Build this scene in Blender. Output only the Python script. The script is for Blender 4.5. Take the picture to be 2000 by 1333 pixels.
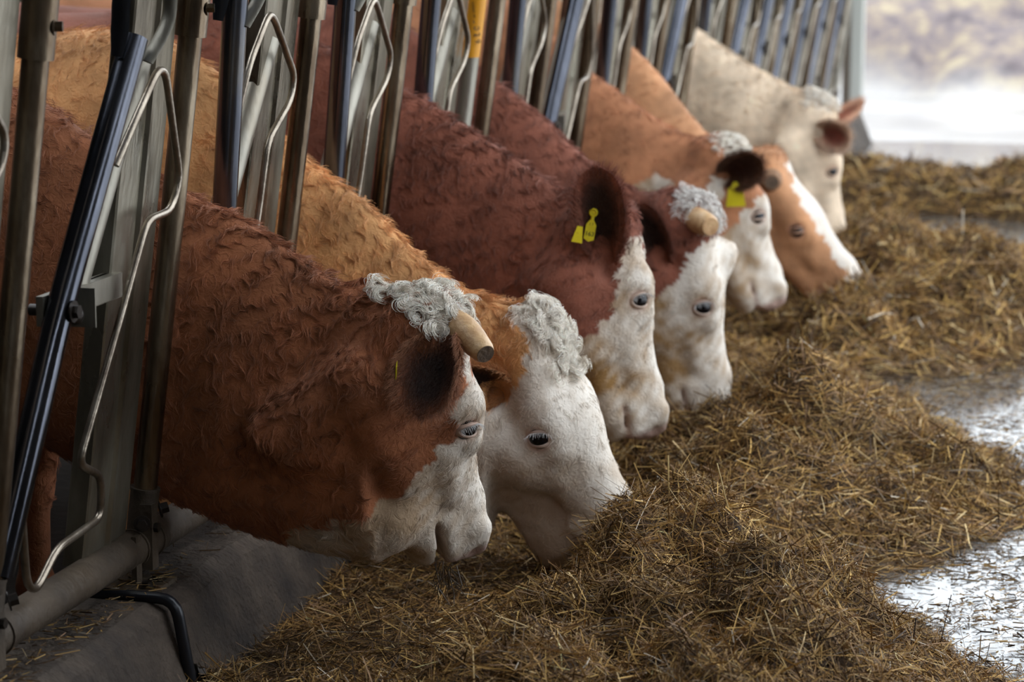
import bpy, math
import numpy as np
from mathutils import Matrix, Vector

for o in list(bpy.data.objects):
    bpy.data.objects.remove(o)
scene = bpy.context.scene
rng = np.random.default_rng(7)

# ---------------------------------------------------------------- camera, sky, light, exposure
FPX, CAM_H = 5000.0, 1.75
PITCH, YAW = math.radians(9.9985), math.radians(14.362)
CAM = np.array([0.0, 0.0, CAM_H])
_fh = np.array([-math.sin(YAW), math.cos(YAW), 0.0])
CF = math.cos(PITCH) * _fh - math.sin(PITCH) * np.array([0, 0, 1.0])
CR = np.array([math.cos(YAW), math.sin(YAW), 0.0])
CU = np.cross(CR, CF)
cam_data = bpy.data.cameras.new('camera')
cam = bpy.data.objects.new('camera', cam_data)
scene.collection.objects.link(cam)
m = Matrix.Identity(4)
for i in range(3):
    m[i][0], m[i][1], m[i][2], m[i][3] = CR[i], CU[i], -CF[i], CAM[i]
cam.matrix_world = m
cam_data.sensor_width = 36.0
cam_data.lens = 36.0 * FPX / 2000.0
cam_data.clip_start = 0.05
cam_data.clip_end = 400
cam_data.dof.use_dof = True
cam_data.dof.focus_distance = 5.75
cam_data.dof.aperture_fstop = 3.6
scene.camera = cam

world = bpy.data.worlds.new('overcast_sky')
scene.world = world
world.use_nodes = True
bg = world.node_tree.nodes['Background']
bg.inputs[0].default_value = (0.86, 0.93, 1.0, 1)
bg.inputs[1].default_value = 3.3

vs = scene.view_settings
vs.view_transform = 'Standard'
vs.look = 'None'
vs.exposure = 0.0
vs.gamma = 1.0
vs.use_curve_mapping = False


def pix(px, py, y):
    """point on the vertical plane at distance y along the barn that the survey pixel hits"""
    d = CF + CR * (px - 1000) / FPX + CU * (666.5 - py) / FPX
    return CAM + d * (y / d[1])


# ---------------------------------------------------------------- helpers
COL = scene.collection


def tag(o, label=None, cat=None, group=None, kind=None):
    if label: o['label'] = label
    if cat: o['category'] = cat
    if group: o['group'] = group
    if kind: o['kind'] = kind
    return o


def empty(name, loc, label=None, cat=None, group=None):
    o = bpy.data.objects.new(name, None)
    o.location = loc
    o.empty_display_size = 0.1
    COL.objects.link(o)
    return tag(o, label, cat, group)


def make_mesh(name, v, f, smooth=False, cols=None):
    """f: array (n,3|4) or list of arrays"""
    me = bpy.data.meshes.new(name)
    v = np.asarray(v, np.float32)
    fl = f if isinstance(f, list) else [f]
    fl = [np.asarray(a, np.int32) for a in fl if len(a)]
    nl = sum(a.size for a in fl)
    nf = sum(len(a) for a in fl)
    me.vertices.add(len(v)); me.loops.add(nl); me.polygons.add(nf)
    me.vertices.foreach_set('co', v.ravel())
    me.loops.foreach_set('vertex_index', np.concatenate([a.ravel() for a in fl]))
    tot = np.concatenate([np.full(len(a), a.shape[1], np.int32) for a in fl])
    st = np.concatenate([[0], np.cumsum(tot)[:-1]]).astype(np.int32)
    me.polygons.foreach_set('loop_start', st)
    me.polygons.foreach_set('use_smooth', np.full(nf, smooth))
    me.update(calc_edges=True)
    if cols is not None:
        ca = me.color_attributes.new('col', 'FLOAT_COLOR', 'POINT')
        c4 = np.ones((len(v), 4), np.float32); c4[:, :3] = cols
        ca.data.foreach_set('color', c4.ravel())
    return me


def link(name, me, mat, parent=None, loc=None):
    o = bpy.data.objects.new(name, me)
    if mat is not None:
        me.materials.clear(); me.materials.append(mat)
    COL.objects.link(o)
    if parent is not None: o.parent = parent
    if loc is not None: o.location = loc
    return o


class MB:
    """collects shapes into one mesh"""
    def __init__(self, origin=(0, 0, 0)):
        self.v, self.q, self.t, self.n = [], [], [], 0
        self.o = np.asarray(origin, float)

    def add(self, v, q=None, t=None):
        v = np.asarray(v, float)
        self.v.append(v)
        if q is not None and len(q): self.q.append(np.asarray(q) + self.n)
        if t is not None and len(t): self.t.append(np.asarray(t) + self.n)
        self.n += len(v)
        return self

    def box(self, lo, hi, bev=0.0):
        (x0, y0, z0), (x1, y1, z1) = lo, hi
        if bev <= 0:
            v = [(x, y, z) for z in (z0, z1) for y in (y0, y1) for x in (x0, x1)]
            return self.add(v, [(0, 2, 3, 1), (4, 5, 7, 6), (0, 1, 5, 4), (2, 6, 7, 3), (0, 4, 6, 2), (1, 3, 7, 5)])
        c = np.array([(x0 + x1) / 2, (y0 + y1) / 2, (z0 + z1) / 2]); h = np.array([x1 - x0, y1 - y0, z1 - z0]) / 2
        vs_ = []; idx = {}
        for s in [(a, b, d) for a in (-1, 1) for b in (-1, 1) for d in (-1, 1)]:
            for ax in range(3):
                hh = h - bev; hh[ax] = h[ax]
                idx[(s, ax)] = len(vs_); vs_.append(c + np.array(s) * hh)
        q, t = [], []
        for ax in range(3):
            o1, o2 = [a for a in range(3) if a != ax]
            for sg in (-1, 1):
                loop = []
                for a, b in ((-1, -1), (1, -1), (1, 1), (-1, 1)):
                    s = [0, 0, 0]; s[ax] = sg; s[o1] = a; s[o2] = b
                    loop.append(idx[(tuple(s), ax)])
                q.append(loop)
            for a in (-1, 1):
                for b in (-1, 1):
                    s = [0, 0, 0]; s[o1] = a; s[o2] = b
                    s0 = list(s); s1 = list(s); s0[ax] = -1; s1[ax] = 1
                    q.append([idx[(tuple(s0), o1)], idx[(tuple(s1), o1)], idx[(tuple(s1), o2)], idx[(tuple(s0), o2)]])
        for s in [(a, b, d) for a in (-1, 1) for b in (-1, 1) for d in (-1, 1)]:
            t.append([idx[(s, 0)], idx[(s, 1)], idx[(s, 2)]])
        return self.add(vs_, q, t)

    def tube(self, pts, r, seg=16, cap=True, flat=None):
        pts = np.asarray(pts, float); n = len(pts)
        r = np.full(n, r) if np.isscalar(r) else np.asarray(r, float)
        tn = np.gradient(pts, axis=0); tn /= np.linalg.norm(tn, axis=1)[:, None] + 1e-12
        ref = np.array([1.0, 0, 0]) if abs(tn[0][0]) < .8 else np.array([0, 1.0, 0])
        u = ref - tn[0] * (ref @ tn[0]); u /= np.linalg.norm(u)
        ang = np.linspace(0, 2 * np.pi, seg, endpoint=False)
        V = []
        for i in range(n):
            u = u - tn[i] * (u @ tn[i]); u /= np.linalg.norm(u)
            w = np.cross(tn[i], u)
            sc = 1.0 if flat is None else flat
            V.append(pts[i] + r[i] * (np.cos(ang)[:, None] * u + sc * np.sin(ang)[:, None] * w))
        V = np.concatenate(V)
        i, j = np.meshgrid(np.arange(n - 1), np.arange(seg), indexing='ij')
        i = i.ravel(); j = j.ravel(); k = (j + 1) % seg
        q = np.stack([i * seg + j, i * seg + k, (i + 1) * seg + k, (i + 1) * seg + j], 1)
        t = []
        if cap:
            V = np.concatenate([V, pts[:1], pts[-1:]])
            c0, c1 = n * seg, n * seg + 1
            jj = np.arange(seg); kk = (jj + 1) % seg
            t = np.concatenate([np.stack([np.full(seg, c0), kk, jj], 1),
                                np.stack([np.full(seg, c1), (n - 1) * seg + jj, (n - 1) * seg + kk], 1)])
        return self.add(V, q, t)

    def ball(self, c, r, seg=14, rings=9):
        r = np.array([r] * 3) if np.isscalar(r) else np.asarray(r)
        th = np.linspace(0.001, np.pi - .001, rings); ph = np.linspace(0, 2 * np.pi, seg, endpoint=False)
        T, P = np.meshgrid(th, ph, indexing='ij')
        V = np.stack([np.sin(T) * np.cos(P), np.sin(T) * np.sin(P), np.cos(T)], -1).reshape(-1, 3) * r + np.asarray(c)
        i, j = np.meshgrid(np.arange(rings - 1), np.arange(seg), indexing='ij')
        i = i.ravel(); j = j.ravel(); k = (j + 1) % seg
        return self.add(V, np.stack([i * seg + j, (i + 1) * seg + j, (i + 1) * seg + k, i * seg + k], 1))

    def hexbolt(self, c, axis, r=.012, h=.01):
        axis = np.asarray(axis, float); axis /= np.linalg.norm(axis)
        c = np.asarray(c, float)
        self.tube([c, c + axis * .003], r * 1.6, 12)
        return self.tube([c, c + axis * h], r, 6)

    def build(self, name, mat, parent=None, smooth=False, cols=None):
        v = np.concatenate(self.v) - self.o
        fl = []
        if self.q: fl.append(np.concatenate(self.q))
        if self.t: fl.append(np.concatenate(self.t))
        me = make_mesh(name, v, fl, smooth, cols)
        if smooth == 'auto': pass
        return link(name, me, mat, parent)


def fillet(pts, r=.03, n=5):
    """round the corners of a polyline"""
    pts = [np.asarray(p, float) for p in pts]
    out = [pts[0]]
    for a, b, c in zip(pts[:-2], pts[1:-1], pts[2:]):
        d0 = min(r, np.linalg.norm(a - b) * .45); d1 = min(r, np.linalg.norm(c - b) * .45)
        p0 = b + (a - b) / np.linalg.norm(a - b) * d0; p1 = b + (c - b) / np.linalg.norm(c - b) * d1
        for t in np.linspace(0, 1, n):
            out.append((1 - t) ** 2 * p0 + 2 * t * (1 - t) * b + t * t * p1)
    out.append(pts[-1])
    return np.array(out)


_ns = {}
def noise(p, scale, seed=0, octv=7):
    """smooth pseudo noise about -1..1; scale = feature size in metres"""
    if seed not in _ns:
        r = np.random.default_rng(seed + 100)
        k = r.normal(size=(octv, 3)); k /= np.linalg.norm(k, axis=1)[:, None]
        k *= r.uniform(.6, 1.6, octv)[:, None]
        _ns[seed] = (k, r.uniform(0, 6.28, octv))
    k, ph = _ns[seed]
    s = 0
    for i in range(len(k)):
        s = s + np.sin((p @ k[i]) * (3.6 / scale) + ph[i])
    return s / math.sqrt(len(k)) * .8


# ---------------------------------------------------------------- materials
def new_mat(name):
    mt = bpy.data.materials.new(name)
    mt.use_nodes = True
    nt = mt.node_tree
    b = nt.nodes['Principled BSDF']
    return mt, nt, b


def nd(nt, t, **kw):
    n = nt.nodes.new(t)
    for k, v in kw.items():
        if k.startswith('i_'):
            key = k[2:]
            n.inputs[int(key) if key.isdigit() else key.replace('_', ' ')].default_value = v
        else:
            setattr(n, k, v)
    return n


def ramp(nt, fac, stops):
    r = nt.nodes.new('ShaderNodeValToRGB')
    e = r.color_ramp.elements
    while len(e) < len(stops): e.new(0.5)
    for el, (p, c) in zip(e, stops):
        el.position = p; el.color = (*c, 1) if len(c) == 3 else c
    nt.links.new(fac, r.inputs[0])
    return r.outputs[0]


def noise_mat(name, stops, scale, rough=.8, bump=.3, bscale=None, detail=6, metal=0.0, rstops=None, stretch=None, bdist=.01, spec=.5):
    mt, nt, b = new_mat(name)
    tc = nd(nt, 'ShaderNodeTexCoord')
    src = tc.outputs['Object']
    if stretch:
        mp = nd(nt, 'ShaderNodeMapping'); mp.inputs['Scale'].default_value = stretch
        nt.links.new(src, mp.inputs[0]); src = mp.outputs[0]
    n1 = nd(nt, 'ShaderNodeTexNoise', i_Scale=scale, i_Detail=detail, i_Roughness=.62)
    nt.links.new(src, n1.inputs['Vector'])
    nt.links.new(ramp(nt, n1.outputs['Fac'], stops), b.inputs['Base Color'])
    b.inputs['Metallic'].default_value = metal
    b.inputs['Roughness'].default_value = rough
    b.inputs['Specular IOR Level'].default_value = spec
    if rstops:
        n3 = nd(nt, 'ShaderNodeTexNoise', i_Scale=rstops[2], i_Detail=5.0)
        nt.links.new(src, n3.inputs['Vector'])
        mr = nd(nt, 'ShaderNodeMapRange'); mr.inputs[1].default_value = .35; mr.inputs[2].default_value = .65
        mr.inputs[3].default_value = rstops[0]; mr.inputs[4].default_value = rstops[1]
        nt.links.new(n3.outputs['Fac'], mr.inputs[0]); nt.links.new(mr.outputs[0], b.inputs['Roughness'])
    if bump:
        n2 = nd(nt, 'ShaderNodeTexNoise', i_Scale=bscale or scale * 3, i_Detail=6.0)
        nt.links.new(src, n2.inputs['Vector'])
        bp = nd(nt, 'ShaderNodeBump', i_Strength=bump, i_Distance=bdist)
        nt.links.new(n2.outputs['Fac'], bp.inputs['Height']); nt.links.new(bp.outputs[0], b.inputs['Normal'])
    return mt


def plain(name, c, rough=.5, metal=0.0, spec=.5):
    mt, nt, b = new_mat(name)
    b.inputs['Base Color'].default_value = (*c, 1)
    b.inputs['Roughness'].default_value = rough
    b.inputs['Metallic'].default_value = metal
    b.inputs['Specular IOR Level'].default_value = spec
    return mt


def attr_mat(name, rough=.7, spec=.3, bump=0, bscale=80, sheen=0, trans=0):
    mt, nt, b = new_mat(name)
    a = nd(nt, 'ShaderNodeAttribute', attribute_name='col')
    nt.links.new(a.outputs['Color'], b.inputs['Base Color'])
    b.inputs['Roughness'].default_value = rough
    b.inputs['Specular IOR Level'].default_value = spec
    b.inputs['Sheen Weight'].default_value = sheen
    if bump:
        tc = nd(nt, 'ShaderNodeTexCoord')
        n2 = nd(nt, 'ShaderNodeTexNoise', i_Scale=bscale, i_Detail=4.0)
        n2.inputs['Distortion'].default_value = 1.2
        nt.links.new(tc.outputs['Object'], n2.inputs['Vector'])
        bp = nd(nt, 'ShaderNodeBump', i_Strength=bump, i_Distance=.006)
        nt.links.new(n2.outputs['Fac'], bp.inputs['Height']); nt.links.new(bp.outputs[0], b.inputs['Normal'])
    if trans:
        tr = nd(nt, 'ShaderNodeBsdfTranslucent'); mx = nd(nt, 'ShaderNodeMixShader'); mx.inputs[0].default_value = trans
        nt.links.new(a.outputs['Color'], tr.inputs[0])
        nt.links.new(b.outputs[0], mx.inputs[1]); nt.links.new(tr.outputs[0], mx.inputs[2])
        nt.links.new(mx.outputs[0], nt.nodes['Material Output'].inputs[0])
    return mt


M = {}
M['galv'] = noise_mat('galvanised_steel', [(.3, (.15, .13, .10)), (.55, (.30, .28, .235)), (.8, (.25, .20, .14))], 6, .4, .10, 90, metal=.9, rstops=(.34, .56, 9), stretch=(1, 1, .25))
M['galv_dirty'] = noise_mat('dirty_galvanised_steel', [(.3, (.10, .085, .06)), (.5, (.23, .20, .15)), (.72, (.34, .32, .26))], 7, .35, .12, 70, metal=.9, rstops=(.22, .5, 8), stretch=(1, 1, .3))
M['post'] = noise_mat('worn_brown_steel', [(.3, (.035, .025, .018)), (.5, (.14, .10, .065)), (.72, (.34, .28, .20))], 8, .3, .12, 60, metal=.92, rstops=(.16, .42, 6), stretch=(1, 1, .3))
M['bar'] = noise_mat('dark_polished_steel', [(.3, (.03, .032, .04)), (.6, (.10, .105, .125)), (.85, (.25, .22, .17))], 5, .18, .04, 60, metal=.95, rstops=(.10, .26, 7), stretch=(1, 1, .3))
M['rod'] = noise_mat('bare_steel_rod', [(.3, (.14, .11, .085)), (.6, (.34, .29, .23)), (.85, (.46, .42, .36))], 12, .3, .12, 90, metal=.9)
M['rail'] = noise_mat('muddy_steel_rail', [(.3, (.03, .021, .014)), (.55, (.075, .054, .036)), (.8, (.13, .095, .064))], 5, .6, .5, 40, metal=.2, rstops=(.4, .8, 6))
M['black_iron'] = plain('black_painted_iron', (.012, .013, .017), .3, .3)
M['bolt'] = plain('dark_bolt_steel', (.03, .024, .02), .4, .6)
M['sticker'] = None

# ---------------------------------------------------------------- setting
def floor_material():
    mt, nt, b = new_mat('wet_concrete_floor')
    tc = nd(nt, 'ShaderNodeTexCoord')
    n1 = nd(nt, 'ShaderNodeTexNoise', i_Scale=2.2, i_Detail=8.0, i_Roughness=.65)
    n2 = nd(nt, 'ShaderNodeTexNoise', i_Scale=20.0, i_Detail=6.0, i_Roughness=.7)
    nt.links.new(tc.outputs['Object'], n1.inputs['Vector']); nt.links.new(tc.outputs['Object'], n2.inputs['Vector'])
    nt.links.new(ramp(nt, n1.outputs['Fac'], [(.3, (.07, .065, .06)), (.7, (.17, .16, .15))]), b.inputs['Base Color'])
    mr = nd(nt, 'ShaderNodeMapRange'); mr.inputs[1].default_value = .38; mr.inputs[2].default_value = .66
    mr.inputs[3].default_value = .04; mr.inputs[4].default_value = .30
    nt.links.new(n2.outputs['Fac'], mr.inputs[0]); nt.links.new(mr.outputs[0], b.inputs['Roughness'])
    bp = nd(nt, 'ShaderNodeBump', i_Strength=.36, i_Distance=.006)
    nt.links.new(n2.outputs['Fac'], bp.inputs['Height']); nt.links.new(bp.outputs[0], b.inputs['Normal'])
    b.inputs['Specular IOR Level'].default_value = 1.0
    b.inputs['Coat Weight'].default_value = 1.0; b.inputs['Coat IOR'].default_value = 1.55; b.inputs['Coat Roughness'].default_value = .10
    return mt


XB, LEAN, ZR = -2.2, .13, .30          # barrier foot line, lean of the barrier, height of the bottom rail
Y_END = 17.9
st = lambda name, mb, mt: tag(mb.build(name, mt), kind='structure')
st('floor', MB().box((-12, -8, -.2), (6, 18.2, 0)), floor_material())
M['concrete'] = noise_mat('stained_concrete', [(.3, (.018, .012, .009)), (.55, (.058, .041, .029)), (.8, (.115, .086, .062))], 7, .85, .9, 60, bdist=.012)
M['stall'] = noise_mat('trodden_stall_floor_with_shade', [(.3, (.012, .010, .008)), (.7, (.035, .028, .022))], 4, .8, .6, 30)  # manure tone taken darker, with the shade behind the bars in its colour
st('floor_stall', MB().box((-12, -8, -.001), (-2.40, 18.0, .004)), M['stall'])
curb = MB()
n = 120
ys = np.linspace(3.0, Y_END, n)
prof = [(-2.42, 0.0), (-2.42, .2), (-2.36, .225), (-2.1, .225), (-2.062, .205), (-2.03, .12), (-1.99, 0.0)]
V = []
for y in ys:
    for i, (x, z) in enumerate(prof):
        p = np.array([[x, y, z]])
        V.append((x + .006 * noise(p, .15, 3)[0], y, z + (.006 * noise(p, .2, 4)[0] if z > 0 else 0)))
q = [(i * 7 + j, (i + 1) * 7 + j, (i + 1) * 7 + j + 1, i * 7 + j + 1) for i in range(n - 1) for j in range(6)]
curb.add(V, q + [(0, 1, 5, 6), (1, 2, 4, 5), ((n - 1) * 7, (n - 1) * 7 + 6, (n - 1) * 7 + 5, (n - 1) * 7 + 1), ((n - 1) * 7 + 1, (n - 1) * 7 + 5, (n - 1) * 7 + 4, (n - 1) * 7 + 2)])
st('trim_1', curb, M['concrete'])
M['roof'] = noise_mat('weathered_roof_sheet', [(.3, (.10, .09, .08)), (.7, (.18, .165, .15))], 3, .8, .2)
M['board'] = noise_mat('weathered_boards', [(.3, (.08, .06, .045)), (.7, (.17, .135, .10))], 3, .85, .3, stretch=(1, 1, .15))
st('ceiling', MB().box((-12, -8, 3.9), (-5.0, 18.2, 4.0)).box((-3.0, -8, 3.9), (-.7, 18.2, 4.0)).box((-5.0, -8, 3.9), (-3.0, 3.0, 4.0)).box((-.7, -8, 3.9), (2.95, 4.2, 4.0)), M['roof'])  # unseen; last slab added to cut frontal light, gap sized for top light
st('wall_left', MB().box((-12.2, -8, -.2), (-12, 18.2, 3.9)), M['board'])
st('light_block_right', MB().box((2.8, -8, -.2), (2.95, 4.8, 3.0)), M['board'])  # unseen wall added to block sky light on the sides facing the camera
st('wall_far', MB().box((-12, 18.0, -.2), (-2.6, 18.2, 3.9)), M['board'])
st('wall_rear', MB().box((-12.2, -8.2, -.2), (2.95, -8, 3.9)), M['board'])
M['yard'] = noise_mat('wet_yard_gravel', [(.3, (.30, .28, .26)), (.6, (.52, .50, .48)), (.8, (.62, .58, .52))], 1.3, .35, .4, 14, rstops=(.12, .5, .9))


def hill():
    xs = np.concatenate([np.linspace(-40, -6.5, 30), np.arange(-6, 5, .12), np.linspace(5.5, 40, 30)]); yy = np.concatenate([np.linspace(18.2, 22, 10), np.arange(22.1, 27.5, .12), np.linspace(28, 70, 30)])
    X, Y = np.meshgrid(xs, yy, indexing='ij')
    P = np.stack([X, Y, 0 * X], -1)
    s = np.clip((Y - 22.6 - .25 * noise(P, 2.5, 13)) / .5, 0, 1); s = s * s * (3 - 2 * s)
    Z = -.06 + s * (np.clip((Y - 22.6) * .62, 0, 1.2) + np.clip(Y - 26.5, 0, 50) * .03 + .10 * noise(P, .9, 11) + .06 * noise(P, .35, 12))
    V = np.stack([X, Y, Z], -1).reshape(-1, 3)
    a, b_ = len(xs), len(yy)
    i, j = np.meshgrid(np.arange(a - 1), np.arange(b_ - 1), indexing='ij'); i = i.ravel(); j = j.ravel()
    F = np.stack([i * b_ + j, (i + 1) * b_ + j, (i + 1) * b_ + j + 1, i * b_ + j + 1], 1)
    return V, F, s


V, F, s = hill()
mt, nt, b = new_mat('yard_and_leafy_slope')
tc = nd(nt, 'ShaderNodeTexCoord')
n1 = nd(nt, 'ShaderNodeTexNoise', i_Scale=3.4, i_Detail=5.0, i_Roughness=.65)
nt.links.new(tc.outputs['Object'], n1.inputs['Vector'])
c_hill = ramp(nt, n1.outputs['Fac'], [(.36, (.11, .088, .092)), (.45, (.185, .15, .15)), (.54, (.26, .205, .165)), (.63, (.38, .31, .21))])
n2 = nd(nt, 'ShaderNodeTexNoise', i_Scale=.9, i_Detail=5.0)
nt.links.new(tc.outputs['Object'], n2.inputs['Vector'])
c_yard = ramp(nt, n2.outputs['Fac'], [(.3, (.34, .32, .30)), (.7, (.60, .58, .56))])
at_ = nd(nt, 'ShaderNodeAttribute', attribute_name='col')
mx = nd(nt, 'ShaderNodeMix', data_type='RGBA')
nt.links.new(at_.outputs['Fac'], mx.inputs['Factor']); nt.links.new(c_yard, mx.inputs['A']); nt.links.new(c_hill, mx.inputs['B'])
nt.links.new(mx.outputs['Result'], b.inputs['Base Color'])
mr = nd(nt, 'ShaderNodeMapRange'); mr.inputs[3].default_value = .22; mr.inputs[4].default_value = .9
nt.links.new(at_.outputs['Fac'], mr.inputs[0]); nt.links.new(mr.outputs[0], b.inputs['Roughness'])
tag(link('ground', make_mesh('ground', V, F, True, np.repeat(s.reshape(-1, 1), 3, 1)), mt), kind='structure')

# ---------------------------------------------------------------- feed barrier
def bp(dy, z, off=0.0):
    """point of the leaning barrier plane; off = out towards the feed table"""
    return np.array([XB + LEAN * (z - ZR) + off, dy, z])


def smooth_obj(o, angle=40):
    me = o.data
    me.polygons.foreach_set('use_smooth', np.ones(len(me.polygons), bool))
    try:
        me.set_sharp_from_angle(angle=math.radians(angle))
    except Exception:
        pass
    return o


def build_stall(root, y0, w, locked, first):
    o0 = np.array(root.location)
    B = lambda: MB(o0)
    sm = lambda mb, name, mt, par=root: smooth_obj(mb.build(name, mt, par))
    # near fixed post with its sockets
    p = sm(B().tube([bp(y0, .33), bp(y0, 1.53)], .0265, 20), 'post', M['post'])
    mb = B().tube([bp(y0, 1.44), bp(y0, 1.56)], .035, 20); mb.hexbolt(bp(y0, 1.50, .03), (1, .3, 0), .011, .018)
    sm(mb, 'socket', M['post'], p)
    mb = B().tube([bp(y0, .30), bp(y0, .43)], .0325, 20); mb.tube([bp(y0, .425), bp(y0, .432)], .034, 20)
    mb.box(bp(y0, .25, .028) - [.004, .035, 0], bp(y0, .40, .028) + [.004, .0, .0])
    mb.tube([bp(y0 - .05, .3), bp(y0 - .045, .3)], .045, 20); mb.tube([bp(y0 + .045, .3), bp(y0 + .05, .3)], .045, 20)
    sm(mb, 'foot_clamp', M['rail'], p)
    for bolt in ((bp(y0 - .018, .345, .036), (1, 0, 0), .011, .014), (bp(y0 - .05, .36, .02), (.4, -1, 0), .012, .02), (bp(y0 + .05, .37, .02), (.8, .5, .2), .013, .02)):
        sm(B().hexbolt(*bolt), 'bolt', M['bolt'], p)
    # folded upright between neck slots
    c0, c1 = y0 + .63 * w, y0 + .925 * w
    mb = B()
    sec = [(c0, -.045), (c0, -.004), (c0 + .004, 0), ((c0 + c1) / 2 - .006, 0), ((c0 + c1) / 2, .009), ((c0 + c1) / 2 + .012, .009), ((c0 + c1) / 2 + .018, 0), (c1 - .004, 0), (c1, -.004), (c1, -.04)]
    V = []
    for z in (.32, 1.56):
        for (yy, of) in sec: V.append(bp(yy, z, of - .012))
        for (yy, of) in sec[::-1]:
            V.append(bp(yy + (.003 if yy < (c0 + c1) / 2 else -.003) * (1 if of < -.003 else 0), z, of - .0155))
    k = 2 * len(sec)
    mb.add(V, [(i, (i + 1) % k, k + (i + 1) % k, k + i) for i in range(k)] + [(i, k - 1 - i, k - 2 - i, i + 1) for i in range(len(sec) - 1)] + [(k + i, k + i + 1, 2 * k - 2 - i, 2 * k - 1 - i) for i in range(len(sec) - 1)])
    ch = mb.build('upright', M['galv_dirty'], root)
    # fixed slanting guard tube
    g = sm(B().tube([bp(y0 + .60 * w * 1.22, 1.40, -.03), bp(y0 + .43 * w, .93, -.03)], .029, 18), 'guard_tube', M['galv'])
    # mid bracket at the pivot
    mb = B()
    zb = .93
    s = w / .79
    dp = max(.302 * s, .290) if locked else .19 * s          # where the swing bar turns
    mb.box(bp(y0 + dp - .02, zb - .03, -.024), bp(y0 + .72 * w, zb + .03, -.017))
    k0 = max(.34 * w, dp + .05)
    mb.box(bp(y0 + k0, zb - .045, -.018), bp(y0 + k0 + .005, zb + .035, .05))
    mb.box(bp(y0 + k0 + .01, zb - .02, -.018), bp(y0 + .62 * w + .03, zb + .03, .004))
    br = mb.build('pivot_bracket', M['galv'], root)
    mb = B(); mb.tube([bp(y0 + dp, zb, -.05), bp(y0 + dp, zb, .045)], .012, 12); mb.hexbolt(bp(y0 + dp, zb, .042), (1, 0, 0), .014, .014)
    sm(mb, 'pivot_bolt', M['bolt'], br)
    sm(B().ball(bp(y0 + dp + .042, zb - .015, .03), (.016, .02, .02)), 'rubber_stop', M['bolt'], br)
    # swinging neck bar with its welded rod loop
    if locked:
        top, mid, bot = (y0 + .210 * s, 1.58), (y0 + dp, .93), (y0 + dp + .04, .42)
        wp = [(((.21 * s + (dp - .21 * s) * .53) + .02) / s, 1.235), (.305, 1.36), (.40, 1.47), (.44, 1.455), (.627, 1.31), (.617, 1.25), (.485, 1.165), (.475, 1.0), (.44, .80), (.42, .60), (.53, .56), (.545, .47), (.42, .43), (.375, .37), ((dp + .038) / s, .50)]
        mtl = M['bar']
    else:
        top, mid, bot = (y0 + .445 * s, 1.455), (y0 + .19 * s, .93), (y0 - .0 * s + .015, .43)
        wp = [(.385, 1.20), (.43, 1.27), (.545, 1.385), (.59, 1.375), (.735, 1.135), (.70, 1.07), (.566, 1.065), (.48, .89), (.32, .59), (.45, .535), (.468, .44), (.247, .428), (.16, .36), (.11, .39), (.075, .54)]
        mtl = M['bar']
    sb = sm(B().tube(fillet([bp(*top, .012), bp(*mid, .012), bp(*bot, .012)], .1), .0285, 20), 'swing_bar', mtl)
    rod = fillet([bp(y0 + a * s, z, .03 if i not in (0, len(wp) - 1) else .022) for i, (a, z) in enumerate(wp)], .035, 5)
    sm(B().tube(rod, .0085, 10), 'rod_loop', M['rod'], sb)
    # latch at the head of the swing bar
    mb = B()
    ty, tz = top
    tz = min(tz, 1.50)
    mb.tube(fillet([bp(ty + .02, tz - .05, .035), bp(ty + .05, tz + .0, .05), bp(ty + .075, tz + .04, .055), bp(ty + .08, tz + .14, .04)], .03), .016, 8, flat=.3)
    sm(mb, 'latch_strap', M['galv'], sb)
    mb = B()
    mb.tube(fillet([bp(ty - .055, tz - .035, .0), bp(ty - .05, tz + .03, 0), bp(ty - .06, tz + .07, 0), bp(ty - .05, tz + .16, 0)], .04), [.012, .018, .02, .02, .02, .02, .02, .02, .02, .02, .02, .02][:12], 8, flat=.35)
    sm(mb, 'latch_plate', M['black_iron'], sb)


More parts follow.
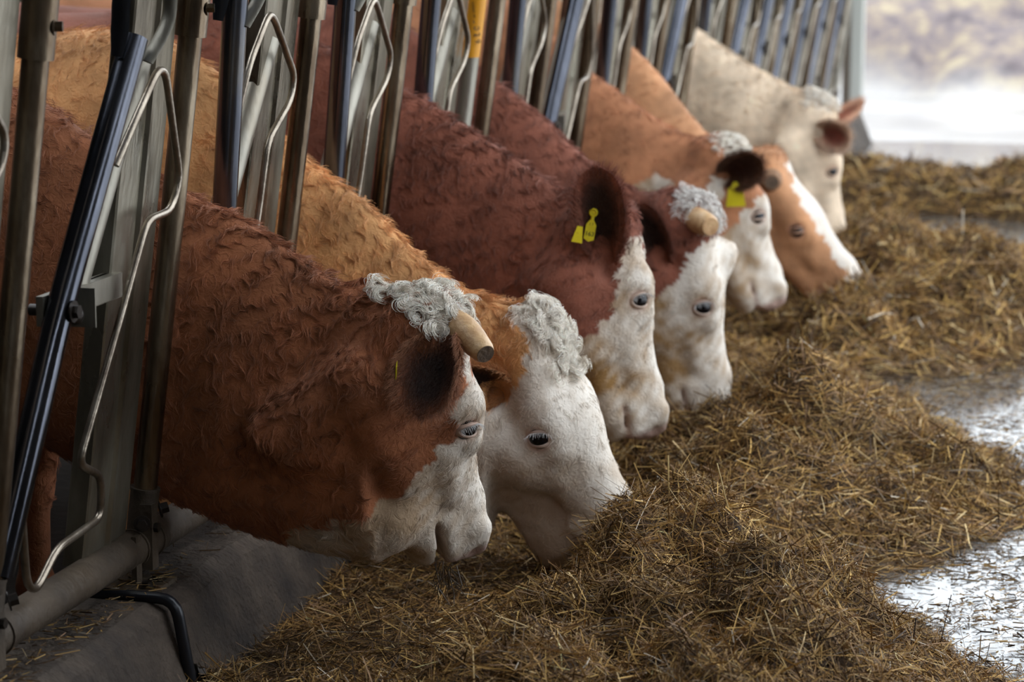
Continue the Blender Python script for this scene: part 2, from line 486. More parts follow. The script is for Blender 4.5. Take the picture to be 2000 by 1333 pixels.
panels = [
    ([4.427 - .79, 4.427, 5.213, 6.02, 6.81], 7.60, [1, 0, 1, 1, 1], 'leaning steel feed barrier panel beside the two front white-faced cows, with the sticker'),
    ([7.845, 8.56, 9.28, 9.97, 10.68, 11.40], 12.12, [1, 0, 1, 1, 0, 1], 'leaning steel feed barrier panel that the blurred cream cow feeds through'),
    ([12.45, 13.28, 14.06, 14.85, 15.65, 16.5], 17.3, [0] * 6, 'leaning steel feed barrier panel with every neck slot empty'),
]
roots = []
for ys_, ye, lk, lab in panels:
    ys0 = ys_[0]
    r = empty('feed_barrier', tuple(bp(ys0, .26)), lab, 'feed barrier', 'feed barrier panels')
    roots.append(r)
    o0 = np.array(r.location)
    e = ys_ + [ye]
    for i, y0 in enumerate(ys_):
        build_stall(r, y0, e[i + 1] - y0, lk[i], i == 0)
    smooth_obj(MB(o0).tube([bp(ys0 - .12, ZR), bp(ye + .10, ZR)], .041, 22).build('bottom_rail', M['rail'], r))
    smooth_obj(MB(o0).tube([bp(ys0 - .12, 1.60), bp(ye + .10, 1.60)], .036, 22).build('top_rail', M['galv_dirty'], r))
    # closing post
    p = smooth_obj(MB(o0).tube([bp(ye, .33), bp(ye, 1.53)], .0265, 20).build('post', M['galv'], r))
    smooth_obj(MB(o0).tube([bp(ye, 1.44), bp(ye, 1.56)], .035, 20).build('socket', M['post'], p))
    smooth_obj(MB(o0).tube([bp(ye, .30), bp(ye, .43)], .0325, 20).build('foot_clamp', M['rail'], p))
    # anchors that hold the bottom rail on the kerb
    for ya in ([ys0 + .79 - .05 + .79] if ys0 < 5 else [ys0]):
        mb = MB(o0)
        mb.box((XB + .02, ya - .05, .222), (XB + .032, ya - .02, .34)); mb.box((XB - .05, ya - .1, .222), (XB + .09, ya + .04, .232))
        a = mb.build('anchor_plate', M['rail'], r)
        for dy_ in (-.06, 0.0):
            smooth_obj(MB(o0).hexbolt((XB + .06, ya + dy_, .232), (0, 0, 1), .013, .012).build('bolt', M['bolt'], a))
        rod = fillet([(XB - .08, ya - .15, .236), (XB + .162, ya - .15, .236), (XB + .20, ya - .15, .02)], .04)
        smooth_obj(MB(o0).tube(rod, .0135, 12).build('anchor_rod', M['black_iron'], r))
        mb = MB(o0); mb.hexbolt((XB + .192, ya - .118, .06), (.5, .5, 0), .014, .02); mb.box((XB + .17, ya - .155, .05), (XB + .2, ya - .105, .07))
        smooth_obj(mb.build('anchor_bolt', M['bolt'], r))

# yellow printed sticker wrapped on the closing post of the first panel
def sticker():
    mt, nt, b = new_mat('yellow_sticker')
    b.inputs['Base Color'].default_value = (.62, .27, .010, 1); b.inputs['Roughness'].default_value = .4
    seg = 14
    ye = 7.60; o0 = np.array(roots[0].location)
    ang = np.linspace(-2.6, .5, seg)
    V = []
    for z in (1.245, 1.44):
        c = bp(ye, z)
        for a in ang: V.append(c + .0275 * np.array([math.cos(a), math.sin(a), 0]) + 0)
    o = MB(o0).add(V, [(i, i + 1, seg + i + 1, seg + i) for i in range(seg - 1)]).build('sticker', mt, roots[0], True)
    o['label'] = 'yellow printed sticker on a post'
    # the print: black upright lettering
    def txt(body, size, z, a):
        cu = bpy.data.curves.new('lettering', 'FONT'); cu.body = body; cu.size = size; cu.align_x = 'CENTER'; cu.align_y = 'CENTER'
        cu.extrude = .0003
        t = bpy.data.objects.new('lettering', cu); COL.objects.link(t)
        c = bp(ye, z) + .0285 * np.array([math.cos(a), math.sin(a), 0])
        nrm = np.array([math.cos(a), math.sin(a), 0]); up = np.array([-math.sin(a), math.cos(a), 0])
        mw = Matrix.Identity(4)
        xx = np.array([LEAN, 0, -1.0]); xx /= np.linalg.norm(xx)
        yv = np.cross(nrm, xx)
        for i in range(3): mw[i][0], mw[i][1], mw[i][2], mw[i][3] = xx[i], yv[i], nrm[i], c[i] - o0[i]
        dg = bpy.context.evaluated_depsgraph_get()
        me = bpy.data.meshes.new_from_object(t.evaluated_get(dg))
        bpy.data.objects.remove(t)
        o2 = link('lettering', me, M['ink'], o); o2.matrix_local = mw
    M['ink'] = plain('black_ink', (.01, .01, .01), .5)
    txt('6 0 2 9', .026, 1.325, -.98)
    txt('0105060 - 84', .009, 1.39, -1.6)
sticker()

# the roof post at the end of the barn
mb = MB((-2.12, 18.05, 0)); mb.box((-2.17, 18.0, 0), (-2.08, 18.1, 3.9), .008)
col_root = empty('roof_post', (-2.12, 18.05, 0), 'pale wooden roof post at the end of the feed barrier', 'post')
M['palewood'] = noise_mat('pale_weathered_wood', [(.3, (.36, .36, .32)), (.7, (.60, .60, .55))], 4, .8, .3, stretch=(1, 1, .1))
mb.build('post', M['palewood'], col_root)
MB((-2.12, 18.05, 0)).box((-2.22, 17.99, 0), (-2.17, 18.1, 3.9), .006).build('shade_strip', M['board'], col_root)  # dark strip that stands for the shadow on the post's left edge
mb = MB((-1.93, 18.02, 0)); mb.tube(fillet([(-2.07, 17.98, .72), (-2.075, 17.98, .82), (-2.10, 17.98, .96), (-2.12, 17.98, 1.3)], .06), .05, 10, flat=.5)
mb.build('hanging_flap', M['black_iron'], col_root)

# ---------------------------------------------------------------- cows
def smin(a, b, k):
    h = np.clip(.5 + .5 * (b - a) / k, 0, 1)
    return b * (1 - h) + a * h - k * h * (1 - h)


def surface_nets(D, ax, ay, az):
    """surface of D<0 on a rectilinear grid"""
    S = D < 0
    nx, ny, nz = D.shape
    c = np.zeros((nx - 1, ny - 1, nz - 1), np.int8)
    for i in (0, 1):
        for j in (0, 1):
            for k in (0, 1):
                c += S[i:nx - 1 + i, j:ny - 1 + j, k:nz - 1 + k]
    act = (c > 0) & (c < 8)
    idx = -np.ones(act.shape, np.int64)
    cell = np.argwhere(act); idx[act] = np.arange(len(cell))
    P = np.zeros((len(cell), 3)); W = np.zeros(len(cell))
    I, J, K = cell.T
    axes = (ax, ay, az)
    corners = [(i, j, k) for i in (0, 1) for j in (0, 1) for k in (0, 1)]
    for a in corners:
        for d in range(3):
            if a[d]: continue
            b = list(a); b[d] = 1
            va = D[I + a[0], J + a[1], K + a[2]]; vb = D[I + b[0], J + b[1], K + b[2]]
            m = (va < 0) != (vb < 0)
            t = np.where(m, va / np.where(m, va - vb, 1), 0)
            pa = np.stack([ax[I + a[0]], ay[J + a[1]], az[K + a[2]]], 1)
            pb = np.stack([ax[I + b[0]], ay[J + b[1]], az[K + b[2]]], 1)
            P += (pa + (pb - pa) * t[:, None]) * m[:, None]; W += m
    P /= W[:, None]
    F = []
    for d in range(3):
        e = [slice(None)] * 3; f = [slice(None)] * 3
        e[d] = slice(0, -1); f[d] = slice(1, None)
        A = S[tuple(e)]; B = S[tuple(f)]
        ch = np.argwhere(A != B)
        o1, o2 = [(1, 2), (2, 0), (0, 1)][d]
        lim = act.shape
        ok = (ch[:, o1] > 0) & (ch[:, o2] > 0) & (ch[:, o1] < lim[o1]) & (ch[:, o2] < lim[o2])
        ch = ch[ok]
        def g(s1, s2):
            q = ch.copy(); q[:, o1] -= s1; q[:, o2] -= s2
            return idx[q[:, 0], q[:, 1], q[:, 2]]
        q = np.stack([g(1, 1), g(0, 1), g(0, 0), g(1, 0)], 1)
        fl = A[tuple(ch.T)]
        q = np.where(fl[:, None], q, q[:, ::-1])
        F.append(q)
    return P, np.concatenate(F)


def vnormals(P, F):
    n = np.cross(P[F[:, 2]] - P[F[:, 0]], P[F[:, 3]] - P[F[:, 1]])
    N = np.zeros_like(P)
    for k in range(4): np.add.at(N, F[:, k], n)
    return N / (np.linalg.norm(N, axis=1)[:, None] + 1e-12), n


def relax(P, F, it=2, lam=.5):
    a = np.concatenate([F[:, [0, 1]], F[:, [1, 2]], F[:, [2, 3]], F[:, [3, 0]]])
    cnt = np.bincount(a[:, 0], minlength=len(P)) + np.bincount(a[:, 1], minlength=len(P))
    for _ in range(it):
        s = np.zeros_like(P)
        for d in range(3):
            s[:, d] = np.bincount(a[:, 0], P[a[:, 1], d], len(P)) + np.bincount(a[:, 1], P[a[:, 0], d], len(P))
        P = P + lam * (s / cnt[:, None] - P)
    return P


class Field:
    def __init__(self, ax, ay, az):
        self.ax, self.ay, self.az = ax, ay, az
        self.D = np.full((len(ax), len(ay), len(az)), 1.0, np.float32)

    def sub(self, lo, hi):
        s = []
        for a, l, h in zip((self.ax, self.ay, self.az), lo, hi):
            i0 = max(0, np.searchsorted(a, l) - 1); i1 = min(len(a), np.searchsorted(a, h) + 1)
            if i1 <= i0: return None, None
            s.append(slice(i0, i1))
        X, Y, Z = np.meshgrid(self.ax[s[0]], self.ay[s[1]], self.az[s[2]], indexing='ij')
        return tuple(s), np.stack([X, Y, Z], -1)

    def ecap(self, p0, p1, r0, r1, lat, k=.03, cut=False):
        """tapered elliptic capsule; r=(radius across lat, radius along lat)"""
        p0 = np.asarray(p0, float); p1 = np.asarray(p1, float); lat = np.asarray(lat, float)
        v = p1 - p0; L = np.linalg.norm(v)
        if L < 1e-6: v = np.cross(lat, [.31, .2, .9]); v /= np.linalg.norm(v); L = 1e-6
        else: v = v / L
        wv = lat - v * (lat @ v); wv /= np.linalg.norm(wv); dv = np.cross(v, wv)
        R = max(max(r0), max(r1)) + k * 1.1
        s, P = self.sub(np.minimum(p0, p1) - R, np.maximum(p0, p1) + R)
        if s is None: return
        q = P - p0
        ta = q @ v; t = np.clip(ta / L, 0, 1)
        rd = r0[0] + (r1[0] - r0[0]) * t; rw = r0[1] + (r1[1] - r0[1]) * t
        ra = np.minimum(rd, rw) if len(r0) < 3 else r0[2] + (r1[2] - r0[2]) * t
        qa = (ta - t * L); qw = q @ wv; qd = q @ dv
        k0 = np.sqrt((qa / ra) ** 2 + (qw / rw) ** 2 + (qd / rd) ** 2) + 1e-9
        k1 = np.sqrt((qa / ra ** 2) ** 2 + (qw / rw ** 2) ** 2 + (qd / rd ** 2) ** 2) + 1e-9
        d = (k0 * (k0 - 1) / k1).astype(np.float32)
        if cut: self.D[s] = -smin(-self.D[s], d, k)
        else: self.D[s] = smin(self.D[s], d, k)

    def loft(self, xs, top, bot, wid, yc, k=.05):
        """trunk and neck: stations along x"""
        s, P = self.sub((xs[0] - .1, yc - .5, -.1), (xs[-1] + .1, yc + .5, 1.7))
        X = self.ax[s[0]]
        from_ = lambda a: spline(X, xs, a)
        T, B_, Wd = from_(top), from_(bot), from_(wid)
        zc = (T + B_) / 2; h = np.maximum((T - B_) / 2, .01); w = np.maximum(Wd, .01)
        cap = np.clip(np.maximum((xs[0] - X), (X - xs[-1])), 0, None)
        zz = (P[..., 2] - zc[:, None, None]) / h[:, None, None]
        sq = np.clip(zz, -1.2, 1.2)
        ww = w[:, None, None] * (1 - .30 * np.where(sq > 0, sq, .2 * sq))
        yy = (P[..., 1] - yc) / ww
        r = (np.abs(zz) ** 2.2 + np.abs(yy) ** 2.2) ** (1 / 2.2)
        mn = np.minimum(h, w)[:, None, None]
        slope = np.gradient(T, X)
        d = (r - 1) * mn * 1.1
        d = np.where(cap[:, None, None] > 0, np.sqrt(np.maximum(d, 0) ** 2 + cap[:, None, None] ** 2) + np.minimum(d, 0) * .3, d)
        self.D[s] = smin(self.D[s], d.astype(np.float32), k)


def spline(x, xs, ys):
    """monotone-ish cubic through stations"""
    xs = np.asarray(xs, float); ys = np.asarray(ys, float)
    m_ = np.gradient(ys, xs)
    x = np.clip(x, xs[0], xs[-1])
    i = np.clip(np.searchsorted(xs, x) - 1, 0, len(xs) - 2)
    h = xs[i + 1] - xs[i]; t = (x - xs[i]) / h
    return ((2 * t ** 3 - 3 * t ** 2 + 1) * ys[i] + (t ** 3 - 2 * t ** 2 + t) * h * m_[i] + (-2 * t ** 3 + 3 * t ** 2) * ys[i + 1] + (t ** 3 - t ** 2) * h * m_[i + 1])


def in_poly(x, z, poly):
    poly = np.asarray(poly); c = np.zeros(x.shape, bool)
    j = len(poly) - 1
    for i in range(len(poly)):
        xi, zi = poly[i]; xj, zj = poly[j]
        m = ((zi > z) != (zj > z)) & (x < (xj - xi) * (z - zi) / (zj - zi + 1e-12) + xi)
        c ^= m; j = i
    return c


M['hide'] = attr_mat('cow_hide', .75, .2, .6, 60, .1)
M['fur'] = attr_mat('cow_fur', .6, .35, 0, 0, .1)
M['horn'] = noise_mat('horn', [(.3, (.36, .18, .07)), (.55, (.60, .38, .19)), (.8, (.70, .54, .38))], 14, .45, .35, 60)
M['horn_cut'] = noise_mat('dark_cut_horn', [(.3, (.05, .03, .02)), (.7, (.14, .09, .055))], 40, .8, .4)
M['horn_brown'] = noise_mat('scurfy_horn_bud', [(.3, (.16, .08, .04)), (.7, (.32, .18, .10))], 30, .8, .5)
M['eye'] = plain('eyeball', (.004, .004, .006), .10, 0, .35)
M['lash'] = plain('white_eyelashes', (.75, .73, .72), .5)
M['tag'] = noise_mat('yellow_ear_tag', [(.3, (.62, .50, .01)), (.7, (.78, .66, .02))], 20, .4, .05)
for nm in ('ink',):
    if nm not in M: M[nm] = plain('black_ink', (.01, .01, .01), .5)


def fur_curves(name, roots, dirs, cols, radius, parent, origin):
    """dirs: function(positions, step) -> unit step vectors, or array (n,k,3) of points"""
    pts = dirs
    n, k = pts.shape[:2]
    hc = bpy.data.hair_curves.new(name)
    hc.add_curves([k] * n)
    hc.attributes['position'].data.foreach_set('vector', (pts - origin).astype(np.float32).ravel())
    ra = hc.attributes.get('radius') or hc.attributes.new('radius', 'FLOAT', 'POINT')
    rad = np.asarray(radius); rad = np.full(n, rad) if rad.ndim == 0 else rad
    taper = np.linspace(1, .25, k) ** .7
    ra.data.foreach_set('value', (rad[:, None] * taper[None]).astype(np.float32).ravel())
    ca = hc.attributes.new('col', 'FLOAT_COLOR', 'POINT')
    c4 = np.ones((n, k, 4), np.float32); c4[:, :, :3] = cols[:, None, :]
    ca.data.foreach_set('color', c4.ravel())
    hc.materials.append(M['fur'])
    o = bpy.data.objects.new(name, hc)
    COL.objects.link(o); o.parent = parent
    return o


def unit(v): return v / (np.linalg.norm(v, axis=-1, keepdims=True) + 1e-12)


def sample_surface(P, F, w, n, r):
    tri = np.concatenate([F[:, [0, 1, 2]], F[:, [0, 2, 3]]])
    a = P[tri[:, 0]]; b = P[tri[:, 1]]; c = P[tri[:, 2]]
    ar = np.linalg.norm(np.cross(b - a, c - a), axis=1) * w[tri].mean(1)
    t = r.choice(len(tri), n, p=ar / ar.sum())
    u, v = r.random(n), r.random(n); fl = u + v > 1; u = np.where(fl, 1 - u, u); v = np.where(fl, 1 - v, v)
    bc = np.stack([1 - u - v, u, v], 1)
    return tri[t], bc


def ear_mesh(base, tip, face, width, cup, origin, roll=0.0):
    """cupped leaf-shaped ear, hollow towards 'face'"""
    base, tip, face = map(np.asarray, (base, tip, face))
    ax = tip - base; L = np.linalg.norm(ax); ax = ax / L
    nn = face - ax * (face @ ax); nn = nn / np.linalg.norm(nn); sd = np.cross(ax, nn)
    nu, nv = 22, 17
    u = np.linspace(0, 1, nu)[:, None]; v = np.linspace(-1, 1, nv)[None]
    wp = width / 2 * np.clip(np.interp(u, [0, .12, .3, .55, .8, .93, 1], [.40, .60, .90, 1.0, .90, .64, .06]), 0, 1)
    cu = cup * np.interp(u, [0, .15, .5, 1], [1.5, 1.3, .9, .25])
    layers = []
    for th in (0, 1):
        off = (np.abs(v) ** 2.0) * cu * wp / (width / 2) - th * (.009 * (1 - .8 * np.abs(v) ** 4)) - .25 * cu * np.sin(u * np.pi)
        bend = -.10 * L * u ** 2
        p = base + ax * (u * L)[..., None] + sd * (v * wp)[..., None] + nn * (off + bend)[..., None]
        layers.append(p.reshape(-1, 3))
    V = np.concatenate(layers)
    i, j = np.meshgrid(np.arange(nu - 1), np.arange(nv - 1), indexing='ij'); i = i.ravel(); j = j.ravel()
    q0 = np.stack([i * nv + j, i * nv + j + 1, (i + 1) * nv + j + 1, (i + 1) * nv + j], 1)
    N = nu * nv
    q1 = q0[:, ::-1] + N
    loop = [a * nv for a in range(nu)] + [(nu - 1) * nv + b for b in range(1, nv)] + [a * nv + nv - 1 for a in range(nu - 2, -1, -1)] + [b for b in range(nv - 2, 0, -1)]
    loop = np.array(loop); nx = np.roll(loop, -1)
    q2 = np.stack([loop, nx, nx + N, loop + N], 1)
    inner = np.concatenate([np.ones(N), np.zeros(N)])
    uu = np.tile(np.repeat(u.ravel(), nv), 2); vv = np.tile(np.tile(v.ravel(), nu), 2)
    return V, np.concatenate([q0, q1, q2]), inner, uu, vv, nn, sd, ax


LG = dict(brown=(.345, .125, .054), dark=(.225, .076, .046), tan=(.64, .325, .130), orange=(.52, .26, .13), fox=(.41, .175, .085), cream=(.72, .57, .42))
WHITE = np.array((.72, .65, .57)); DIRT = np.array((.36, .235, .13)); PINK = np.array((.62, .36, .28))


def cow(cfg):
    EA, ED = cfg.get('eye', (.285, -.072))
    r = np.random.default_rng(cfg['seed'])
    yc = cfg['y']
    far = cfg.get('far', 0)
    origin = np.array([-2.9, yc, 0.0])
    root = empty('cow', tuple(origin), cfg['label'], 'cow', 'cows feeding through the barrier')
    # head frame
    Pl = pix(*cfg['poll'], cfg.get('yp', yc)); Ns = pix(*cfg['nose'], cfg.get('yn', yc))
    A = Ns - Pl; hs = np.linalg.norm(A) / .60; A = unit(A)
    ps = math.radians(cfg['psi'])
    Dv = np.array([math.cos(ps), math.sin(ps), cfg.get('dz', 0)]); Dv = unit(Dv - A * (Dv @ A))
    # nose reference lies a little below the forehead line
    rot = cfg.get('tilt', .06)
    A, Dv = unit(A * math.cos(rot) + Dv * math.sin(rot)), unit(Dv * math.cos(rot) - A * math.sin(rot))
    Wv = np.cross(A, Dv)
    if Wv[1] > 0: Wv = -Wv
    hp = lambda a, d, w=0.0: Pl + hs * (A * a + Dv * d + Wv * w)
    # grid
    g = .0078 if far == 0 else (.0095 if far == 1 else .011)
    xmax = max(Ns[0], Pl[0]) + .25
    ax = np.concatenate([np.arange(-4.55, -2.7, .045), np.arange(-2.7, -2.3, .02), np.arange(-2.3, xmax, g)])
    yl = yc - .42; ay = np.concatenate([np.arange(yl, yc - .30, .02), np.arange(yc - .30, yc + .40, g * 1.1), np.arange(yc + .40, yc + .52, .02)])
    az = np.concatenate([np.arange(-.06, .0, .02), np.arange(0.0, 1.26, g), np.arange(1.26, 1.52, .013)])
    Fd = Field(ax.astype(np.float32), ay.astype(np.float32), az.astype(np.float32))
    # trunk and neck stations
    cr = np.array([pix(a, b, yc)[[0, 2]] for a, b in cfg['crest']])
    x0, z0 = cr[0]
    bk = cfg.get('back', 0.0)
    xs = [-4.42, -4.36, -4.2, -3.9, -3.4, -2.95, -2.72, -2.5, -2.33]
    tp = np.array([1.22, 1.31, 1.385, 1.385, 1.36, 1.365, 1.395, 1.375, 1.275]) + bk
    bt = [1.0, .82, .68, .62, .56, .57, .56, .50, .42]
    wd = [.10, .18, .26, .32, .335, .31, .27, .225, .155]
    xm = -2.215; km = (xm + 2.33) / (x0 + 2.33)
    xs = xs + [xm, x0] + list(cr[1:, 0]); tp = list(tp) + [tp[-1] * (1 - km) + z0 * km + .006, z0 - .004] + list(cr[1:, 1] - .006)
    nst = len(cr)
    vb = cfg['ventral']   # ventral heights for the crest stations
    bt = bt + [bt[-1] * (1 - km) + vb[0] * km] + list(vb)
    # the neck is nipped between post and swing bar
    wd = wd + [.103, .103] + list(np.linspace(.120, .115, nst - 1))
    Fd.loft(np.array(xs), np.array(tp), np.array(bt), np.array(wd), yc, .04)
    # bridge between neck end and head
    xe = cr[-1]; ce = np.array([xe[0], yc, (xe[1] + vb[-1]) / 2]); he = (xe[1] - vb[-1]) / 2
    Fd.ecap(ce + [-.03, 0, 0], hp(.13, -.17), (he * .92, .112), (.155 * hs, .10), Wv, .06)
    Fd.ecap((xe[0] - .02, yc, xe[1] - .10), hp(.05, -.085), (.10, .075), (.085 * hs, .085 * hs), Wv, .05)
    for th in cfg.get('throat', []):
        a = pix(th[0], th[1], yc); b_ = pix(th[2], th[3], yc)
        Fd.ecap(a, b_, (th[4], th[5]), (th[6], th[7]), (0, 1, 0), .05)
    MO = cfg.get('mouth', 1.0); DP = cfg.get('deep', 1.0)
    # head
    def hc(p0, p1, r0, r1, k=.035, cut=False):
        Fd.ecap(hp(*p0), hp(*p1), tuple(v * hs for v in r0), tuple(v * hs for v in r1), Wv, k * hs, cut)
    hc((.05, -.095), (.27, -.085), (.10, .094), (.095, .105), .04)              # skull
    hc((.03, -.02), (.055, -.03), (.048, .088), (.05, .09), .04)                 # poll
    hc((.24, -.085), (.50, -.085), (.092, .098), (.078, .064), .04)              # face
    hc((.50, -.075), (.575, -.078), (.074, .066), (.062, .072), .03)             # muzzle
    for sgn in (1, -1):
        hc((EA - .045, ED + .017, .082 * sgn), (EA + .045, ED + .012, .080 * sgn), (.045, .036), (.032, .030), .03)     # brow and orbit
        hc((.06, -.055, .055 * sgn), (EA - .03, ED + .008, .070 * sgn), (.050, .042), (.046, .042), .04)   # temple
        hc((.32, -.105, .07 * sgn), (.43, -.105, .052 * sgn), (.028, .028), (.022, .02), .035)     # cheek bone
        hc((.12, -.20 * DP, .058 * sgn), (.34, -.172 * DP, .050 * sgn), (.102 * DP, .044), (.070 * DP, .038), .04)     # chewing muscle
        hc((.34, -.185 * DP, .040 * sgn), (.53, -.170 * DP, .036 * sgn), (.052 * DP, .036), (.046 * DP, .036), .03)     # jaw bone
        hc((.555, -.045, .050 * sgn), (.595, -.06, .046 * sgn), (.033, .030), (.030, .026), .02)   # nostril wing
        hc((.50, -.125, .05 * sgn), (.585, -.125, .042 * sgn), (.034, .027), (.03, .028), .02)     # upper lip
    hc((.50, -.185 * DP), (.578, -.172 * DP), (.040 * DP, .054), (.036 * DP, .048), .03)              # chin, lower lip
    for sgn in (1, -1):
        hc((.605, -.075, .058 * sgn), (.60, -.055, .075 * sgn), (.016, .010), (.012, .010), .012, True)   # nostril
        hc((.605, -.150, .02 * sgn), (.50, -.150, .078 * sgn), (.0045 * MO, .014 * MO), (.003 * MO, .012 * MO), .010, True)       # mouth
        hc((EA, ED, .125 * sgn), (EA, ED, .118 * sgn), (.022, .022), (.022, .022), .015, True)  # eye socket
        if cfg.get('fold'): hc((.13, -.315, .150 * sgn), (.26, -.36, .140 * sgn), (.026, .046), (.022, .040), .05, True)   # fold behind the jaw
        hc((.13, -.125, .115 * sgn), (.13, -.125, .11 * sgn), (.02, .02), (.02, .02), .02, True)          # behind ear
    # legs
    for sgn in (1, -1):
        X = -2.62; Yl = yc + .145 * sgn
        Fd.ecap((X, Yl, .80), (X + .06, Yl, .52), (.12, .07), (.07, .05), (0, 1, 0), .06)
        Fd.ecap((X + .06, Yl, .52), (X + .03, Yl, .34), (.06, .05), (.05, .045), (0, 1, 0), .03)
        Fd.ecap((X + .03, Yl, .34), (X + .03, Yl, .09), (.042, .038), (.038, .036), (0, 1, 0), .03)
        Fd.ecap((X + .03, Yl, .10), (X + .07, Yl, .045), (.05, .048), (.055, .055), (0, 1, 0), .02)
        X = -4.18; Yl = yc + .15 * sgn
        Fd.ecap((X, Yl, 1.0), (X + .16, Yl, .72), (.17, .085), (.10, .06), (0, 1, 0), .06)
        Fd.ecap((X + .16, Yl, .70), (X - .08, Yl, .50), (.085, .055), (.055, .045), (0, 1, 0), .04)
        Fd.ecap((X - .08, Yl, .50), (X - .05, Yl, .10), (.048, .042), (.04, .038), (0, 1, 0), .03)
        Fd.ecap((X - .05, Yl, .10), (X - .01, Yl, .045), (.05, .048), (.055, .055), (0, 1, 0), .02)
    P, F = surface_nets(Fd.D, ax, ay, az)
    P = relax(P, F, 2, .5)
    N, _ = vnormals(P, F)
    # coat colour
    ca = LG[cfg['coat']]
    q = (P - Pl) / hs
    ha, hd, hw = q @ A, q @ Dv, q @ Wv
    base = np.array(ca)[None] * (1 + .16 * noise(P, .12, 21) + .10 * noise(P, .035, 22))[:, None]
    wn = .012 * noise(P, .035, 23) + .006 * noise(P, .012, 24)
    xx, zz = P[:, 0] + wn, P[:, 2] + .012 * noise(P, .04, 25)
    soft = np.zeros(len(P))
    for py_ in cfg.get('white', []):
        poly = [pix(a, b, yc - .07)[[0, 2]] for a, b in py_]
        soft = np.maximum(soft, in_poly(xx, zz, poly))
    for py_ in cfg.get('patch', []):
        poly = [pix(a, b, yc - .07)[[0, 2]] for a, b in py_]
        soft = np.where(in_poly(xx, zz, poly), 0, soft)
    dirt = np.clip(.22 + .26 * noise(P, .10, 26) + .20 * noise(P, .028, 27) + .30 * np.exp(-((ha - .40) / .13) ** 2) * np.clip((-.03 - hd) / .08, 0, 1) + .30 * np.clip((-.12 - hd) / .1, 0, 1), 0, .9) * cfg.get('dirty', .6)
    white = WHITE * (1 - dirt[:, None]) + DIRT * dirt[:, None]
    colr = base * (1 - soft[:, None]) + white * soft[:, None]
    # bare pinkish skin: eye rims, nose pad, lips
    ed = np.sqrt((ha - EA) ** 2 + (hd - ED) ** 2)
    rim = np.clip(1.9 - ed / .020, 0, 1) * (np.abs(hw) > .05)
    pad = np.clip((ha - .585) / .02, 0, 1) * (hd > -.16) + np.clip(1 - np.abs(hd + .148) / .012, 0, 1) * (ha > .50) * .7
    pad = np.clip(pad, 0, 1)
    sk = np.clip(rim * .6 + pad, 0, 1)[:, None]
    sc = np.array(cfg.get('nosecol', (.45, .30, .25)))
    colr = colr * (1 - sk) + np.where(pad[:, None] > .05, sc, PINK) * sk
    colr = np.clip(colr, .004, .9)
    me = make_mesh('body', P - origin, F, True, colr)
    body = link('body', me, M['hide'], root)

    # ------------- fur
    vis = (P[:, 0] > -2.95) & (N[:, 1] < .55)
    wgt = np.where(vis, 1.0, 0.0) * np.where(P[:, 0] < -2.3, .35, 1.0) * np.where(N[:, 1] > .2, .4, 1.0)
    wgt = wgt * np.where(P[:, 2] < .3 * (P[:, 0] < -2.25), 0, 1) * (1 - .97 * np.clip(sk[:, 0] * 1.4, 0, 1))
    wgt = wgt * np.where(ha > .60, .1, 1)
    nh = cfg.get('hairs', 60000)
    tri, bc = sample_surface(P, F, wgt, nh, r)
    rp = (P[tri] * bc[..., None]).sum(1); rn = unit((N[tri] * bc[..., None]).sum(1)); rc = (colr[tri] * bc[..., None]).sum(1)
    qa = (rp - Pl) / hs; ra_, rd_ = qa @ A, qa @ Dv
    onhead = np.clip((ra_ - .0) / .15, 0, 1) * np.clip((rd_ + .36) / .1, 0, 1)
    # lie of the coat: down and forward on the neck, back from the muzzle on the face
    fl = np.array([.35, 0, -1.0])[None] * (1 - onhead[:, None]) + (A * .55 - Dv * .8)[None] * onhead[:, None]
    ln = cfg.get('len', .026) * (.7 + .6 * r.random(nh)) * np.where(onhead > .5, .66, 1.0)
    wav = cfg.get('wave', 1.0) * np.where(onhead > .5, .55, 1.0)
    shortz = np.clip((ra_ - .45) / .1, 0, 1)
    ln = ln * (1 - .55 * shortz)
    crest_up = np.clip((rn[:, 2] - .55) / .3, 0, 1) * (1 - onhead)
    ln = ln * (1 + .7 * crest_up)
    K = 7 if far < 2 else 5
    pts = np.zeros((nh, K, 3)); pts[:, 0] = rp - rn * .002
    lift0 = .25 + .36 * noise(rp, .03, 31) + .25 * crest_up + .12 * r.normal(size=nh)
    lift0 = lift0 * np.where(onhead > .5, .7, 1.0)
    cur = pts[:, 0]
    for i in range(1, K):
        th = wav * (1.15 * noise(cur, .040, 32) + .8 * noise(cur, .018, 33)) + .14 * r.normal(size=nh)
        t0 = unit(fl - rn * (fl * rn).sum(1)[:, None]); t1 = np.cross(rn, t0)
        d = t0 * np.cos(th)[:, None] + t1 * np.sin(th)[:, None]
        lf = np.clip(lift0, .05, 1.1) * (1 - .85 * i / K)
        d = unit(d + rn * lf[:, None])
        cur = cur + d * (ln / (K - 1))[:, None]
        pts[:, i] = cur
    hcol = rc * (1 + .22 * r.normal(size=nh)[:, None] + .10 * noise(rp, .03, 34)[:, None])
    hcol = np.clip(hcol, .006, .92)
    fur_curves('coat', None, pts, hcol, cfg.get('hr', .00045) * (.8 + .5 * r.random(nh)), root, origin)

